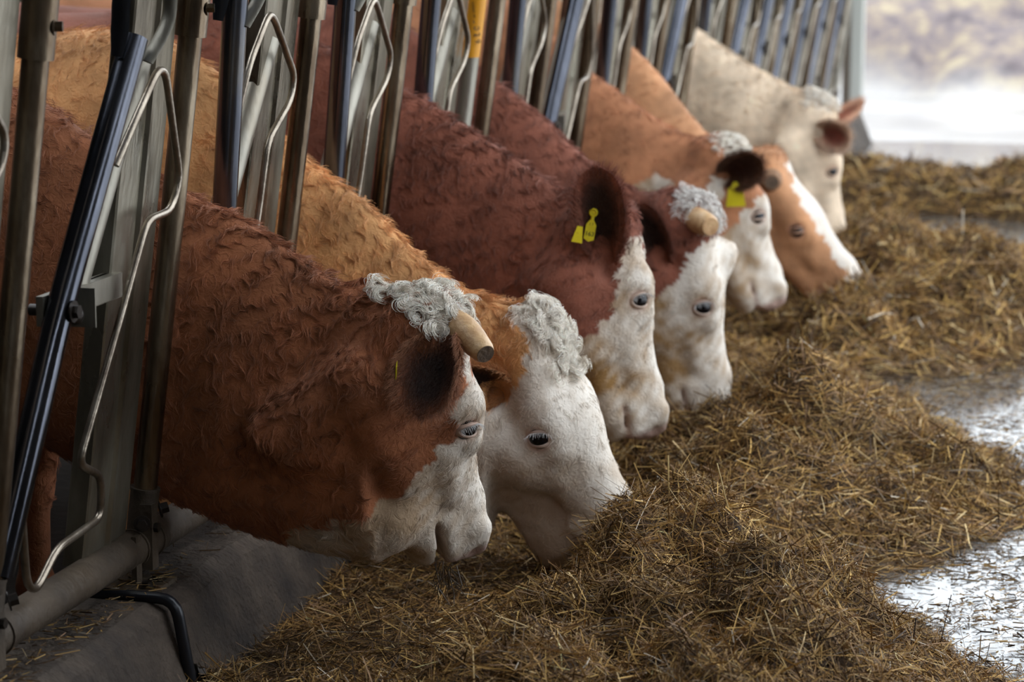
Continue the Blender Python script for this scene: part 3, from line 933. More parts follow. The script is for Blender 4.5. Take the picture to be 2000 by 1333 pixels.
    # ------------- curly tuft on the poll and along the brow
    if cfg.get('tuft'):
        tw = np.zeros(len(P))
        for (a, b, rad) in cfg['tuft']:
            c = pix(a, b, yc - .05)
            tw = np.maximum(tw, np.clip(1.4 - np.sqrt((P[:, 0] - c[0]) ** 2 + (P[:, 2] - c[2]) ** 2) / rad, 0, 1))
        tw *= (N[:, 2] > -.2) | (N[:, 1] < 0)
        nt_ = cfg.get('ntuft', 5000)
        tri, bc = sample_surface(P, F, tw + 1e-9, nt_, r)
        rp = (P[tri] * bc[..., None]).sum(1); rn = unit((N[tri] * bc[..., None]).sum(1))
        K = 12; pts = np.zeros((nt_, K, 3)); pts[:, 0] = rp
        ng = cfg.get('ncl', 150)
        gi = r.choice(nt_, ng, replace=False); gp = rp[gi]
        own = np.array([np.argmin(((gp - p) ** 2).sum(1)) for p in rp])
        G = lambda a: a[own]
        ln = cfg.get('ltuft', .07) * G(.55 + .7 * r.random(ng)) * (.8 + .3 * r.random(nt_))
        ph = G(r.uniform(0, 6.28, ng)) + .22 * r.normal(size=nt_)
        rate = G(r.choice([-1, 1], ng) * (1.2 + 2.0 * r.random(ng))) * (1 + .12 * r.normal(size=nt_))
        out = unit(rn[gi] + np.array(cfg.get('tdir', (.3, 0, .2)))[None] + .45 * r.normal(size=(ng, 3)))
        s1 = unit(np.cross(out, np.array([.2, .9, .1])[None] + .5 * r.normal(size=(ng, 3)))); s2 = np.cross(out, s1)
        out, s1, s2, gr = G(out), G(s1), G(s2), G(rn[gi])
        out = unit(out + .10 * r.normal(size=(nt_, 3)))
        cur = rp.copy(); off = rp - gp[own]
        for i in range(1, K):
            f = i / K
            an = ph + rate * f * 2.4
            d = unit(out * (1 - 1.0 * f) + (s1 * np.cos(an)[:, None] + s2 * np.sin(an)[:, None]) * (.45 + .9 * f) - gr * .6 * f)
            cur = cur + d * (ln / K)[:, None] - off * (.5 / K); pts[:, i] = cur
        tc = np.clip((np.array(cfg.get('tcol', (.84, .765, .67))))[None] * (1 + .16 * r.normal(size=(nt_, 1))), .02, .92)
        fur_curves('poll_tuft', None, pts, tc, cfg.get('tr', .0006), root, origin)

    # ------------- eyes
    for sgn in (1, -1):
        m_ = (np.abs(ha - EA) < .035) & (np.abs(hd - ED) < .035)
        ws = (hw[m_] * sgn)
        wsurf = np.quantile(ws[ws > .03], .70)
        er = .0285 * hs
        ec = hp(EA, ED, (wsurf - .0165) * sgn)
        eye = MB(origin).ball(ec, er, 28, 18).build('eye', M['eye'], root, True)
        out = unit(Wv * sgn + Dv * .3)
        th = np.linspace(0, 2 * np.pi, 32, endpoint=False)
        op = cfg.get('eye_open', .55)
        ups = unit(np.array([0, 0, 1.0]) + A * -.4 - out * (out @ (np.array([0, 0, 1.0]) + A * -.4))); sid = np.cross(out, ups)
        def lid(k, a):
            h = (op * .75 if np.sin(a) > 0 else op) * np.sin(a)
            return ec + unit(sid * np.cos(a) * .92 + ups * h * k + out * (.40 + .45 * np.sin(a) ** 2)) * er * (1.02 + .04 * (k - 1))
        # lids: a skin band from the opening back into the socket
        V, nb = [], 5
        for k in range(nb):
            t = k / (nb - 1)
            for a in th:
                p = lid(1, a)
                rad_ = unit(p - ec); q_ = unit(rad_ - out * (rad_ @ out))
                V.append(p + q_ * t * .007 * hs + out * hs * (.0035 * math.sin(t * math.pi) * (1.6 if math.sin(a) > 0 else .9) - .010 * t * t))
        i, j = np.meshgrid(np.arange(nb - 1), np.arange(32), indexing='ij'); i = i.ravel(); j = j.ravel(); k = (j + 1) % 32
        lm = MB(origin).add(V, np.stack([i * 32 + j, i * 32 + k, (i + 1) * 32 + k, (i + 1) * 32 + j], 1))
        lm.tube(np.array([lid(1, a) for a in list(th) + [th[0], th[1]]]), .0022 * hs, 6, False)
        near = np.argsort((ha - EA) ** 2 + (hd - ED) ** 2 + 9 * (np.sign(hw) != sgn))[:400]
        lc = colr[near].mean(0) * .62 + np.array((.30, .14, .10)) * .38
        lmat = plain('eyelid_skin', tuple(lc), .55)
        lm.build('eyelid', lmat, eye, True)
        if far < 2:
            mb = MB(origin)
            for a in np.linspace(.25, 2.9, 30):
                b0 = lid(1, a)
                fan = sid * np.cos(a) * .5
                dd = unit(out * 1.0 + fan - ups * (.45 + .15 * r.normal()) + .10 * r.normal(size=3))
                L = .021 * (.75 + .4 * r.random()) * hs
                mb.tube([b0, b0 + unit(out + fan) * L * .45, b0 + dd * L], [.0006, .0005, .0002], 4, False)
            mb.build('eyelashes', M['lash'], eye, True)['kind'] = 'stuff'

    # ------------- ears
    for e in cfg.get('ears', []):
        sgn = e.get('side', 1)
        base = hp(*e.get('base', (.115, -.115)), (e.get('bw', .085)) * sgn)
        if 'bpx' in e: base = pix(*e['bpx'], e['ybase'])
        tip = pix(*e['tip'], e['ytip']) if 'tip' in e else base + e['vec']
        V, Fq, inner, uu, vv, nn, sd, axd = ear_mesh(base, tip, np.array(e['face'], float), e.get('width', .13), e.get('cup', .05), origin)
        oc = np.array(e.get('out', ca)); ic = np.array(e.get('in', (.045, .022, .016)))
        kin = np.clip(1.25 - (np.abs(vv) / .80) ** 2 - (np.abs(uu - .50) / .42) ** 2.5, 0, 1)[:, None] * (inner > .5)[:, None]
        ecol = (oc[None] * (1 - kin) + ic[None] * kin) * (1 + .2 * noise(V, .02, 51))[:, None]
        if e.get('rimcol') is not None:
            kk = np.clip((np.abs(vv) - .75) / .25, 0, 1)[:, None] * .8; ecol = ecol * (1 - kk) + np.array(e['rimcol']) * kk
        eo = link('ear', make_mesh('ear', V - origin, Fq, True, np.clip(ecol, .004, .9)), M['hide'], root)
        ne = e.get('hairs', 5000)
        en, _ = vnormals(V, Fq)
        ew = np.where(inner > .5, .8, .7) * (uu > .03)
        tri, bc = sample_surface(V, Fq, ew, ne, r)
        rp = (V[tri] * bc[..., None]).sum(1); rn = unit((en[tri] * bc[..., None]).sum(1)); rc = (ecol[tri] * bc[..., None]).sum(1)
        vi = (np.abs(vv)[tri] * bc).sum(1)
        K = 5; pts = np.zeros((ne, K, 3)); cur = rp.copy(); pts[:, 0] = rp
        ln = e.get('len', .016) * (.6 + .8 * r.random(ne)) * (1 + 1.0 * (vi > .8))
        for i in range(1, K):
            side = unit(rp - (base + axd * ((rp - base) @ axd)[:, None]))
            d = unit(axd[None] * .9 + rn * (.5 - .3 * i / K) + side * (vi > .7)[:, None] * .6 + .25 * r.normal(size=(ne, 3)))
            cur = cur + d * (ln / K)[:, None]; pts[:, i] = cur
        fur_curves('ear_fur', None, pts, np.clip(rc * (1 + .25 * r.normal(size=(ne, 1))), .005, .9), .0004 if far < 1 else .0006, eo, origin)
        if 'tag' in e:
            t = e['tag']
            M4 = unit(np.array(t.get('face', (0.1, -1, .1)), float))
            up = unit(np.array(t.get('up', (.12, 0, 1.0)), float)); up = unit(up - M4 * (up @ M4)); rt = np.cross(up, M4)
            # slide the tag along until its stud sits on the ear
            nk = -.012 if t.get('edge') else t.get('neck', .013)
            best = min(((np.sqrt(((V - (pix(*t['at'], yy) + up * nk)) ** 2).sum(1)).min(), yy) for yy in np.arange(t['y'] - .15, t['y'] + .25, .005)))
            c = pix(*t['at'], best[1]); st_ = c + up * nk
            hit = V[((V - st_) ** 2).sum(1).argmin()]
            gap = hit - st_; gl = np.linalg.norm(gap)
            if gl > .006: c = c + gap * (1 - .004 / gl)
            c = c + M4 * .006 * (0 if t.get('edge') else 1)
            ty_ = best[1]
            w_, h_ = t.get('w', .038), t.get('h', .052)
            shape = [(-.5, 0), (-.5, .72), (-.12, 1.0), (.12, 1.0), (.5, .72), (.5, 0), (0, -.13)] if t.get('pointed', 1) else [(-.5, 0), (-.36, .85), (-.13, 1.0), (.13, 1.0), (.36, .85), (.5, 0)]
            fr = [c + rt * a * w_ + up * (b_ - 1) * h_ + M4 * .0012 for a, b_ in shape]; bk_ = [p - M4 * .0024 for p in fr]
            k = len(shape)
            mb = MB(origin).add(fr + bk_, [(i, (i + 1) % k, k + (i + 1) % k, k + i) for i in range(k)],
                                [(0, i, i + 1) for i in range(1, k - 1)] + [(k, k + i + 1, k + i) for i in range(1, k - 1)])
            hc_ = c + up * t.get('neck', .013)
            if t.get('edge'): hc_ = c - up * .012
            an = np.linspace(0, 2 * np.pi, 17)
            if not t.get('edge'): mb.tube([hc_ + .009 * (rt * math.cos(a) + up * math.sin(a)) for a in an], .0038, 8, False)
            if not t.get('edge'): mb.tube([c - up * .004, hc_ - up * .006], .005, 8, True, .5)
            if not t.get('edge'): mb.tube([hc_ - M4 * .02, hc_ + M4 * .003], .005, 10)
            to = smooth_obj(mb.build('ear_tag', M['tag'], eo)); to['label'] = 'yellow plastic ear tag'
            if t.get('backhalf'):
                c2 = pix(*t['backhalf'], t['y'] + .03)
                mb = MB(origin)
                fr = [c2 + rt * a * .03 + up * (b_ - .5) * .045 for a, b_ in [(-.5, 0), (-.2, 1), (.3, 1), (.5, 0)]]
                mb.add(fr + [p + M4 * .002 for p in fr], [(0, 1, 2, 3), (7, 6, 5, 4), (0, 4, 5, 1), (1, 5, 6, 2), (2, 6, 7, 3), (3, 7, 4, 0)])
                mb.build('ear_tag', M['tag'], eo)
            if t.get('text'):
                for body_, size, dy in t['text']:
                    cu = bpy.data.curves.new('number', 'FONT'); cu.body = body_; cu.size = size; cu.align_x = 'CENTER'; cu.align_y = 'CENTER'; cu.extrude = .0002; cu.offset = .0001
                    tt = bpy.data.objects.new('number', cu); COL.objects.link(tt)
                    dg = bpy.context.evaluated_depsgraph_get(); mesh = bpy.data.meshes.new_from_object(tt.evaluated_get(dg))
                    bpy.data.objects.remove(tt)
                    vv_ = np.zeros(len(mesh.vertices) * 3); mesh.vertices.foreach_get('co', vv_); vv_ = vv_.reshape(-1, 3)
                    ctr = c + up * (dy - 1) * h_ + M4 * .0016
                    vv_ = ctr - origin + vv_[:, :1] * rt * t.get('tsx', 1) + vv_[:, 1:2] * up + vv_[:, 2:3] * M4
                    mesh.vertices.foreach_set('co', vv_.ravel()); mesh.update()
                    TEXTS.append((mesh, eo))

    # ------------- horns
    for h in cfg.get('horns', []):
        p0 = pix(*h['from'], h['y0']); p1 = pix(*h['to'], h['y1'])
        r0, r1 = h['r']
        t = np.linspace(0, 1, 9)[:, None]
        pts = p0 + (p1 - p0) * t
        rad = np.interp(t[:, 0], [0, .35, .8, .95, 1], [r0, (r0 + r1) / 2 * 1.12, r1 * 1.08, r1, r1 * .84])
        dv = unit(p1 - p0)
        ho = smooth_obj(MB(origin).tube(np.concatenate([[p0 - dv * .05], pts]), np.concatenate([[r0 * .8], rad]), 22).build('horn', M['horn'], root), 60)
        if h.get('mat'): ho.data.materials[0] = M[h['mat']]
        smooth_obj(MB(origin).tube([p1, p1 + dv * .0015], r1 * .80, 22).build('cut_face', M[h.get('cut', 'horn_cut')], ho), 30)
    return dict(root=root, Pl=Pl, A=A, Dv=Dv, Wv=Wv, hs=hs)


TEXTS = []
M['lid_pink'] = plain('pink_eyelid', (.50, .31, .25), .5)
M['lid_dark'] = plain('dark_eyelid', (.10, .05, .04), .45)
M['lid_tan'] = plain('tan_eyelid', (.36, .20, .13), .5)
TOCAM = (.15, -1, .1)
COWS = [
    dict(seed=1, y=5.35, coat='brown', label='reddish brown cow with white curly poll and cut horn, in front of the tan-necked one',
         poll=(868, 590), nose=(908, 1048), yn=5.53, psi=46, tilt=.10, eye=(.255, -.055), mouth=2.6, fold=True,
         crest=[(375, 378), (450, 412), (520, 452), (600, 508), (660, 545), (735, 570)], ventral=[.35, .32, .295, .28, .27, .27],
         throat=[(640, 960, 760, 1010, .11, .09, .09, .075)], back=-.085,
         white=[[(905, 690), (985, 690), (1010, 1180), (560, 1180), (560, 1035), (650, 1020), (720, 1003), (770, 975), (830, 920), (880, 850), (893, 800)]],
         dirty=1.0, hairs=85000, wave=1.1, len=.025, hr=.0005,
         tuft=[(735, 556, .022), (765, 556, .028), (800, 556, .034), (840, 565, .04), (872, 590, .045), (900, 630, .035)], ntuft=9000, ltuft=.06, ncl=190, tr=.0007, tdir=(.1, -.3, .3),
         eye_open=.5,
         ears=[dict(bpx=(872, 655), ybase=5.25, tip=(812, 806), ytip=5.14, face=(-.15, -1, .1), width=.15, cup=.05, hairs=8000, out=(.20, .068, .03), rimcol=(.40, .17, .08),
                    tag=dict(at=(776, 704), y=5.10, face=(-.97, -.19, .06), up=(.35, 0, 1), w=.03, h=.04, edge=1)),
               dict(side=-1, vec=np.array([.05, .17, -.06]), face=(.8, .2, -.3))],
         horns=[dict(**{'from': (905, 645), 'to': (948, 692)}, y0=5.27, y1=5.20, r=(.034, .025)), dict(**{'from': (880, 610), 'to': (905, 625)}, y0=5.46, y1=5.60, r=(.03, .026))]),
    dict(seed=2, y=6.16, coat='tan', label='pale tan cow with white face and brown cheek patch, behind the white curly poll',
         poll=(1046, 612), nose=(1256, 1062), deep=1.30, psi=-14, tilt=.04,
         crest=[(605, 312), (680, 364), (760, 434), (830, 504), (900, 556), (960, 590)], ventral=[.36, .28, .21, .17, .14, .14],
         white=[[(1010, 560), (1300, 560), (1300, 1200), (900, 1200), (900, 860), (935, 850), (960, 790), (1005, 765), (1030, 710), (1030, 660), (1000, 620)]],
         dirty=.75, hairs=65000, wave=.95, len=.023, hr=.0005,
         tuft=[(1035, 600, .028), (1055, 618, .034), (1078, 650, .034), (1095, 690, .03), (1110, 720, .03)], ntuft=4200, ltuft=.066, ncl=80, tdir=(.75, -.1, .1),
         eye=(.262, -.078), eye_open=.66, nosecol=(.50, .38, .33),
         ears=[dict(vec=np.array([-.10, -.15, .03]), face=(.6, -.5, -.4), out=(.40, .17, .06)), dict(side=-1, vec=np.array([-.02, .19, -.02]), face=(.8, .2, -.3))]),
    dict(seed=3, y=6.95, coat='dark', label='dark red-brown cow with an upright dark ear and the numbered yellow tag', far=1,
         poll=(1212, 408), nose=(1282, 822), yn=7.02, psi=38, tilt=.06, eye=(.225, -.055),
         crest=[(785, 168), (850, 204), (950, 268), (1050, 334), (1110, 372), (1150, 385)], ventral=[.42, .38, .36, .36, .36, .38],
         white=[[(1240, 460), (1400, 440), (1400, 950), (1050, 950), (1050, 690), (1110, 658), (1175, 645), (1205, 600), (1212, 540), (1225, 500)]],
         dirty=1.3, hairs=60000, wave=.9, len=.022, hr=.0006, eye_open=.75, back=.04,
         ears=[dict(tip=(1162, 335), ytip=6.70, face=(.12, -1, -.1), base=(.10, -.11), bw=.085, width=.145, cup=.05, out=LG['dark'],
                    tag=dict(at=(1157, 428), y=6.70, face=(.18, -1, .12), up=(.17, 0, 1), w=.028, h=.056, neck=.018, text=[('163', .017, .26), ('1 7', .010, .74)], backhalf=(1129, 458))),
               dict(side=-1, vec=np.array([.02, .19, .04]), face=(.8, .2, -.3))]),
    dict(seed=4, y=7.98, coat='dark', label='dark red-brown cow with a blunt horn in a pale tuft, beside the tagged dark one', far=1,
         poll=(1372, 398), nose=(1418, 800), yn=8.03, psi=18, tilt=.05, eye=(.268, -.06),
         crest=[(980, 162), (1060, 224), (1130, 293), (1200, 345), (1270, 378), (1325, 392)], ventral=[.40, .34, .30, .26, .22, .22],
         white=[[(1398, 462), (1450, 440), (1480, 900), (1230, 900), (1262, 700), (1280, 575), (1330, 545), (1350, 490)]],
         dirty=1.25, hairs=38000, wave=.8, len=.022, hr=.0007, eye_open=.75, nosecol=(.5, .36, .32),
         tuft=[(1355, 395, .05), (1385, 400, .05), (1398, 425, .05)], ntuft=1500, ltuft=.06, tr=.001, tdir=(.4, 0, .5), tcol=(.66, .62, .58),
         ears=[dict(tip=(1238, 405), ytip=7.74, face=(.2, -1, -.2), width=.13, out=LG['dark'], base=(.13, -.14)), dict(side=-1, vec=np.array([.02, .19, .0]), face=(.8, .2, -.3))],
         horns=[dict(**{'from': (1352, 425), 'to': (1388, 443)}, y0=7.90, y1=7.80, r=(.038, .034), cut='horn')]),
    dict(seed=5, y=9.42, coat='fox', label='smooth fox-red cow with a white poll, white face and a blank yellow tag', far=2,
         poll=(1436, 275), nose=(1524, 580), psi=28, tilt=.06, eye=(.28, -.05),
         crest=[(1150, 134), (1220, 184), (1300, 239), (1350, 264), (1395, 278)], ventral=[.40, .36, .34, .34, .34],
         white=[[(1470, 398), (1540, 330), (1560, 680), (1380, 680), (1385, 480), (1425, 445)], [(1395, 255), (1440, 240), (1475, 300), (1440, 320), (1415, 290)], [(1230, 360), (1290, 338), (1335, 360), (1330, 372), (1240, 372)], [(1395, 340), (1425, 340), (1420, 380), (1395, 375)]],
         dirty=1.1, hairs=22000, wave=.4, len=.016, hr=.0008, eye_open=.4,
         tuft=[(1425, 268, .05), (1450, 280, .05)], ntuft=1200, ltuft=.03, tr=.0012, tdir=(.2, 0, .3),
         ears=[dict(tip=(1480, 318), ytip=9.14, face=(-.1, -1, -.3), width=.135, cup=.05, out=(.14, .06, .03), base=(.10, -.11), **{'in': (.10, .038, .022)},
                    tag=dict(at=(1437, 362), y=9.12, pointed=0, face=(0, -1, .1), up=(-.05, 0, 1), w=.072, h=.078, neck=.0)),
               dict(side=-1, vec=np.array([.02, .19, .0]), face=(.8, .2, -.3))],
         ),
    dict(seed=6, y=10.11, coat='orange', label='orange cow with a pale blaze down its long face, muzzle on the hay', far=2,
         poll=(1506, 296), nose=(1688, 562), psi=-4, tilt=.05,
         crest=[(1228, 84), (1290, 144), (1350, 222), (1390, 265), (1440, 285)], ventral=[.40, .34, .28, .24, .22],
         white=[[(1530, 325), (1560, 300), (1740, 540), (1690, 600), (1665, 560), (1625, 500), (1590, 430), (1555, 380)]],
         dirty=.3, hairs=20000, wave=.4, len=.016, hr=.0008, eye_open=.3, lid='lid_tan', nosecol=(.55, .36, .29),
         ears=[dict(vec=np.array([-.10, -.10, -.08]), face=(.6, -.5, -.4), out=(.36, .15, .06)), dict(side=-1, vec=np.array([.0, .18, -.02]), face=(.8, .2, -.3))],
         horns=[dict(**{'from': (1505, 352), 'to': (1507, 356)}, y0=10.01, y1=9.975, r=(.048, .034), mat='horn_brown')]),
    dict(seed=7, y=11.54, coat='cream', label='cream-coloured cow farthest along the barrier, its ears turned to the daylight', far=2,
         poll=(1612, 196), nose=(1640, 462), yn=11.60, psi=34, tilt=.05,
         crest=[(1355, 49), (1420, 94), (1500, 144), (1550, 168), (1588, 184)], ventral=[.44, .42, .42, .42, .42],
         white=[], dirty=.3, hairs=20000, wave=.7, len=.02, hr=.0009, eye_open=.7, nosecol=(.6, .45, .40),
         tuft=[(1598, 186, .05), (1622, 196, .05)], ntuft=1200, ltuft=.045, tr=.0014, tdir=(.2, 0, .4), tcol=(.72, .66, .58),
         ears=[dict(tip=(1656, 274), ytip=11.34, face=(.35, -1, -.25), width=.14, cup=.04, out=(.60, .42, .30), base=(.10, -.10), **{'in': (.33, .10, .065)}),
               dict(side=-1, tip=(1697, 208), ytip=11.78, face=(.3, -.8, -.5), width=.10, out=(.50, .28, .18), **{'in': (.36, .13, .08)})]),
]
for cfg in COWS:
    cow(cfg)
for mesh, par in TEXTS:
    o = link('tag_number', mesh, M['ink'], par)
# ---------------------------------------------------------------- hay on the feed table
YK = [3.0, 4.4, 5.6, 6.0, 6.33, 6.6, 6.94, 7.5, 8.0, 8.6, 9.0, 9.4, 10.0, 10.8, 11.4, 12.0, 12.8, 13.4, 14.2, 15.0]
XE = [.10, .05, -.24, -.52, -.80, -.56, -.38, -.30, -.46, -.78, -.98, -.60, -.10, .05, -.15, -.66, -1.08, -1.30, -1.5, -1.6]
HP = [.12, .18, .29, .33, .20, .20, .25, .27, .23, .20, .18, .20, .25, .25, .22, .22, .22, .2, .18, .1]


def hay_height(x, y):
    p = np.stack([x, y, 0 * x], -1)
    xe = np.interp(y, YK, XE) + .05 * noise(p, .35, 61) + .03 * noise(p, .12, 62)
    hp_ = np.interp(y, YK, HP)
    t = np.clip((xe - x) / .75, 0, 1)                     # 0 at the edge
    rise = np.sin(t * np.pi / 2) ** 1.9
    s = np.clip((x + 1.78) / .66, 0, 1); s = s * s * (3 - 2 * s)
    trough = .16 + .84 * s                                 # eaten down along the kerb
    z = hp_ * rise * trough
    z = z * (1 + .22 * noise(p, .42, 63) + .16 * noise(p, .18, 64)) + rise * (.044 * noise(p, .16, 65) + .026 * noise(p, .075, 66))
    # the hollows the animals have pushed with their muzzles
    for (cx, cy, rx, ry, dp) in HOLES:
        z = z - dp * np.exp(-((x - cx) / rx) ** 2 - ((y - cy) / ry) ** 2)
    return np.where(x > xe, -.02, np.maximum(z, .006 + .010 * rise))


HOLES = [(-1.68, 5.7, .34, .52, .26), (-1.54, 5.98, .19, .34, .26), (-1.5, 7.05, .25, .25, .12), (-1.40, 7.93, .24, .34, .19), (-1.45, 9.45, .2, .25, .10), (-1.26, 10.06, .20, .26, .15)]


def ridge_height(x, y):
    p = np.stack([x, y, 0 * x], -1)
    yc_ = 14.55 + .10 * noise(p * [1, 0, 0], .7, 71); wy = .62 + .08 * noise(p * [1, 0, 0], .5, 72)
    t = np.clip(1 - ((y - yc_) / wy) ** 2, 0, 1)
    hmul = .20 + .13 * np.clip((x + .7) / .7, 0, 1)
    z = hmul * t ** .7 * (1 + .22 * noise(p, .4, 73)) + t * (.03 * noise(p, .15, 74))
    return np.where(t <= 0, -.02, z)


HAYC = np.array([(.24, .133, .048), (.36, .208, .066), (.52, .325, .105), (.11, .060, .026), (.050, .029, .016), (.66, .48, .24), (.26, .155, .085), (.46, .39, .30)])
HAYP = np.array([.26, .20, .11, .17, .12, .04, .08, .02])
M['hay'] = attr_mat('hay', .65, .2, 0, 0, 0)


def stalks(xy, hfun, n_seg, length, width, r, lift=.0, tilt=.35, colp=HAYP, bright=1.0):
    n = len(xy)
    e = .012
    z = hfun(xy[:, 0], xy[:, 1])
    gx = (hfun(xy[:, 0] + e, xy[:, 1]) - hfun(xy[:, 0] - e, xy[:, 1])) / (2 * e)
    gy = (hfun(xy[:, 0], xy[:, 1] + e) - hfun(xy[:, 0], xy[:, 1] - e)) / (2 * e)
    nn = unit(np.stack([-np.clip(gx, -1.5, 1.5), -np.clip(gy, -1.5, 1.5), np.ones(n)], 1))
    p3 = np.stack([xy[:, 0], xy[:, 1], z], 1)
    an = 2.2 * noise(p3, .16, 67) + .9 * r.normal(size=n)
    d = np.stack([np.cos(an), np.sin(an), np.zeros(n)], 1); d = unit(d - nn * (d * nn).sum(1)[:, None])
    d = unit(d + nn * (tilt * r.normal(size=n))[:, None])
    side = unit(np.cross(d, nn + .8 * r.normal(size=(n, 3))))
    upv = np.cross(side, d)
    c = p3 + nn * (lift + .010 * np.abs(r.normal(size=n)))[:, None]
    t = np.linspace(-.5, .5, n_seg + 1)
    curv = np.where(r.random(n) < .45, .75, .18) * r.normal(size=n)
    V = np.zeros((n, n_seg + 1, 2, 3))
    for i, tt in enumerate(t):
        ctr = c + d * (length * tt)[:, None] + upv * (length * curv * (tt * tt - .08))[:, None]
        wv = side * (width * .5 * (1 - .5 * abs(tt)))[:, None]
        V[:, i, 0] = ctr - wv; V[:, i, 1] = ctr + wv
    V[..., 2] = np.maximum(V[..., 2], .003)
    k = (n_seg + 1) * 2
    b = (np.arange(n) * k)[:, None]
    q = np.concatenate([b + np.array([[2 * i, 2 * i + 1, 2 * i + 3, 2 * i + 2]]) for i in range(n_seg)])
    ci = r.choice(len(HAYC), n, p=colp)
    col = HAYC[ci] * (bright * (1 + .2 * r.normal(size=n) + .22 * noise(p3, .22, 68)))[:, None]
    col = np.clip(col, .008, .85)
    C_ = np.repeat(col, k, axis=0)
    return V.reshape(-1, 3), q, C_


def heap(name, label, hfun, x0, x1, y0, y1, gx, n, lens, wid, seed):
    r = np.random.default_rng(seed)
    xs = np.arange(x0, x1, gx); ys = np.arange(y0, y1 + gx, gx)
    X, Y = np.meshgrid(xs, ys, indexing='ij')
    Z = hfun(X.ravel(), Y.ravel()).reshape(X.shape)
    P3 = np.stack([X, Y, Z], -1)
    Z = Z + np.where(Z > 0, .006 * noise(P3, .03, 69), 0)
    nx, ny = X.shape
    i, j = np.meshgrid(np.arange(nx - 1), np.arange(ny - 1), indexing='ij'); i = i.ravel(); j = j.ravel()
    F = np.stack([i * ny + j, (i + 1) * ny + j, (i + 1) * ny + j + 1, i * ny + j + 1], 1)
    V = np.stack([X, Y, np.maximum(Z, -.015)], -1).reshape(-1, 3)
    keep = (V[F][:, :, 2] > -.005).any(1)
    F = F[keep]
    C0 = np.clip(np.array([(.060, .034, .013)]) * (1 + .3 * noise(V, .05, 70))[:, None], .01, 1)
    # stalks, denser towards the near end
    xy = np.stack([r.uniform(x0, x1, n * 3), r.uniform(y0, y1, n * 3)], 1)
    hz = hfun(xy[:, 0], xy[:, 1]); xy = xy[(hz > .004) & ((hz > .022) | (r.random(len(hz)) < .35))][:n]
    L = lens[0] + (lens[1] - lens[0]) * r.random(len(xy)) ** 2.2
    lw = r.random(len(xy)) < .012
    L = np.where(lw, lens[1] * (1 + .7 * r.random(len(xy))), L)
    V1, q1, c1 = stalks(xy, hfun, 3 if y0 < 9 else 2, L, wid * (.5 + 1.4 * r.random(len(xy)) ** 2), r, tilt=.33)
    used = np.unique(F); remap = -np.ones(len(V), np.int64); remap[used] = np.arange(len(used))
    V, C0, F = V[used], C0[used], remap[F]
    me = make_mesh(name, np.concatenate([V, V1]), np.concatenate([F, q1 + len(V)]), False, np.concatenate([C0, c1]))
    o = link(name, me, M['hay'])
    return tag(o, label, 'hay', 'hay heaps on the feed table', 'stuff')


heap('hay_heap', 'big tangled hay heap that the front two cows eat from', hay_height, -2.0, .45, 3.6, 6.33, .02, 125000, (.02, .16), .0021, 1)
heap('hay_heap', 'tangled hay heap in front of the two dark red-brown cows', hay_height, -2.0, .45, 6.33, 9.0, .022, 72000, (.025, .17), .0027, 2)
heap('hay_heap', 'blurred hay heap in front of the fox-red and orange cows', hay_height, -2.0, .7, 9.0, 14.0, .03, 52000, (.04, .20), .0042, 3)
heap('hay_heap', 'long low hay ridge lying across the end of the alley', ridge_height, -2.0, 3.0, 13.6, 15.6, .035, 16000, (.05, .2), .007, 4)

# trampled crumbs of hay lying on the wet floor and the kerb
def crumbs(name, label, region, n, hfun, seed, L, w, keep):
    r = np.random.default_rng(seed)
    xy = np.stack([r.uniform(region[0], region[1], n), r.uniform(region[2], region[3], n)], 1)
    p = np.stack([xy[:, 0], xy[:, 1], 0 * xy[:, 0]], 1)
    xy = xy[keep(xy, noise(p, .25, 81) + .6 * noise(p, .07, 82) + .5 * r.normal(size=n))]
    V, q, c = stalks(xy, hfun, 1, L[0] + (L[1] - L[0]) * r.random(len(xy)) ** 2, w * (.5 + r.random(len(xy))), r, tilt=.05, bright=.55)
    return tag(link(name, make_mesh(name, V, q, False, c), M['hay']), label, 'hay', None, 'stuff')


zero = lambda x, y: np.full_like(x, .001)
crumbs('hay_crumbs', 'dark wet hay crumbs scattered over the shiny floor', (-.9, 1.2, 5.0, 12.0), 80000, zero, 5, (.006, .05), .0042,
       lambda xy, nz: (hay_height(xy[:, 0], xy[:, 1]) < 0) & (nz > -.75 + .8 * np.clip((xy[:, 0] - np.interp(xy[:, 1], YK, XE)) / .8, 0, 1.2)))
kerb = lambda x, y: np.full_like(x, .232)
crumbs('hay_crumbs', 'loose hay crumbs lying on top of the concrete kerb', (-2.36, -2.09, 3.9, 7.0), 5200, kerb, 6, (.01, .06), .003,
       lambda xy, nz: nz > .35)

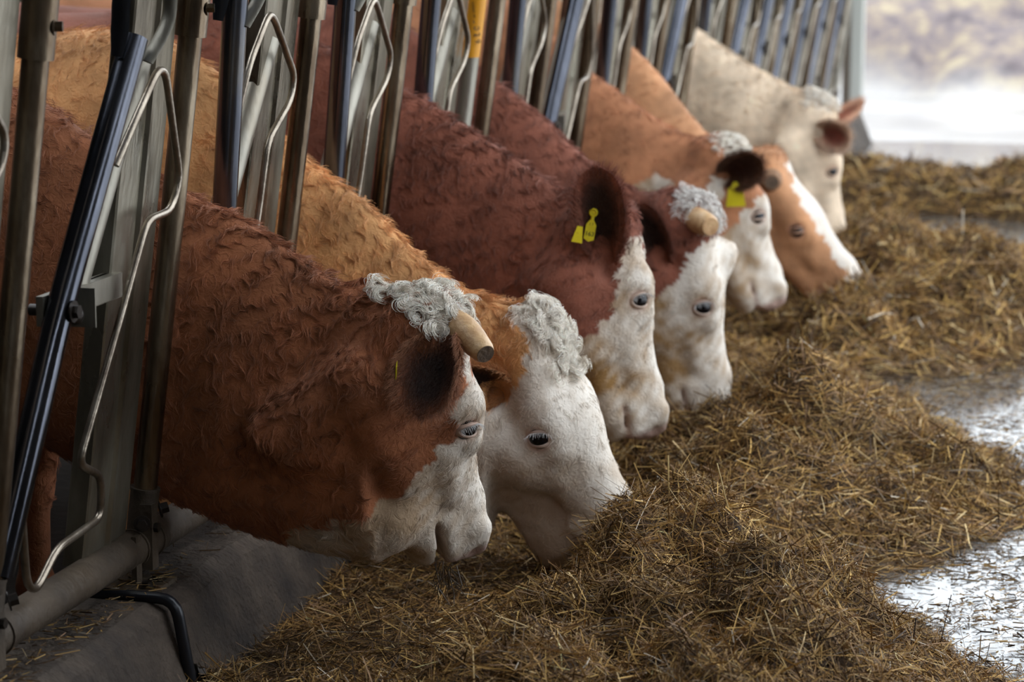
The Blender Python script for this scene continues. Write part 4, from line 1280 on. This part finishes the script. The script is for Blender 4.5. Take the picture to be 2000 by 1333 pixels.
# single long straws that stand out of the heap
SOLO = [((1045, 1150), (1135, 1245), 5.55, .004), ((1400, 905), (1427, 1010), 6.05, .0035), ((1305, 890), (1308, 978), 6.35, .004), ((1362, 980), (1352, 1050), 6.0, .003),
        ((1365, 1208), (1452, 1198), 5.5, .004), ((1300, 1224), (1372, 1206), 5.5, .0035), ((1590, 1158), (1630, 1212), 5.65, .003), ((1690, 1278), (1745, 1302), 5.45, .0035),
        ((590, 1200), (650, 1260), 5.28, .0035), ((688, 1170), (706, 1215), 5.32, .003), ((1735, 1030), (1835, 1082), 6.55, .0035), ((1512, 1100), (1580, 1122), 5.75, .003)]
M['straw'] = noise_mat('golden_straw', [(.3, (.42, .28, .09)), (.7, (.62, .46, .20))], 30, .5, 0)
def on_hay(px, py):
    """where the survey ray of a pixel meets the hay"""
    yy = np.arange(4.4, 9.0, .01)
    P = np.array([pix(px, py, y) for y in yy])
    hit = np.argmax(P[:, 2] < np.maximum(hay_height(P[:, 0], P[:, 1]), 0) + .006)
    return P[hit]


def hay_top(p): return max(float(hay_height(np.array([p[0]]), np.array([p[1]]))[0]), 0.0)


for (a, b_, yy, w_) in SOLO:
    if abs(a[0] - b_[0]) < 30 and b_[1] - a[1] > 40:           # upright: rooted at its lower end
        p1 = on_hay(*b_); p0 = pix(*a, p1[1]); p1 = p1 + unit(p1 - p0) * .025
    else:                                                       # lying: both ends rest on the heap
        p0, p1 = on_hay(*a), on_hay(*b_)
        if np.linalg.norm(p1 - p0) > .22: p1 = p0 + unit(p1 - p0) * .22
        p0[2] = hay_top(p0) + .006; p1[2] = hay_top(p1) + .010
        mz = max(hay_top(p0 + (p1 - p0) * t) - (p0 + (p1 - p0) * t)[2] for t in (.25, .5, .75))
        if mz > 0: p0[2] += mz * .8; p1[2] += mz * .8
        p0 = p0 - unit(p1 - p0) * .01
    mid = (p0 + p1) / 2 + np.array([0, -.01, .006])
    o = smooth_obj(MB(p0).tube(np.array([p0, (p0 + mid) / 2 + [0, 0, .002], mid, (mid + p1) / 2, p1]), [w_ * .5, w_ * .5, w_ * .48, w_ * .45, w_ * .35], 6).build('straw', M['straw']))
    o.location = tuple(p0)
    tag(o, 'single long golden straw sticking out of the big front hay heap', 'straw', 'long straws in the front hay heap')

# a wisp of wet hay hanging from the mouth of the front animal
r_ = np.random.default_rng(12)
mb = MB(pix(868, 1110, 5.47))
for i in range(18):
    a = pix(868 + 9 * r_.normal(), 1108 + 5 * r_.normal(), 5.45 + .03 * r_.normal()); b2 = a + np.array([.03 * r_.normal(), .02 * r_.normal(), -.05 - .04 * r_.random()])
    mid = (a + b2) / 2 + .012 * r_.normal(size=3)
    mb.tube([a, mid, b2], [.0012, .0012, .0006], 5)
M['wet_hay'] = plain('wet_dark_hay', (.05, .03, .014), .5)
o = mb.build('hay_wisp', M['wet_hay']); o.location = tuple(pix(868, 1110, 5.47))
tag(o, 'wisp of dark wet hay hanging from the reddish brown cow\'s mouth', 'hay', None, 'stuff')
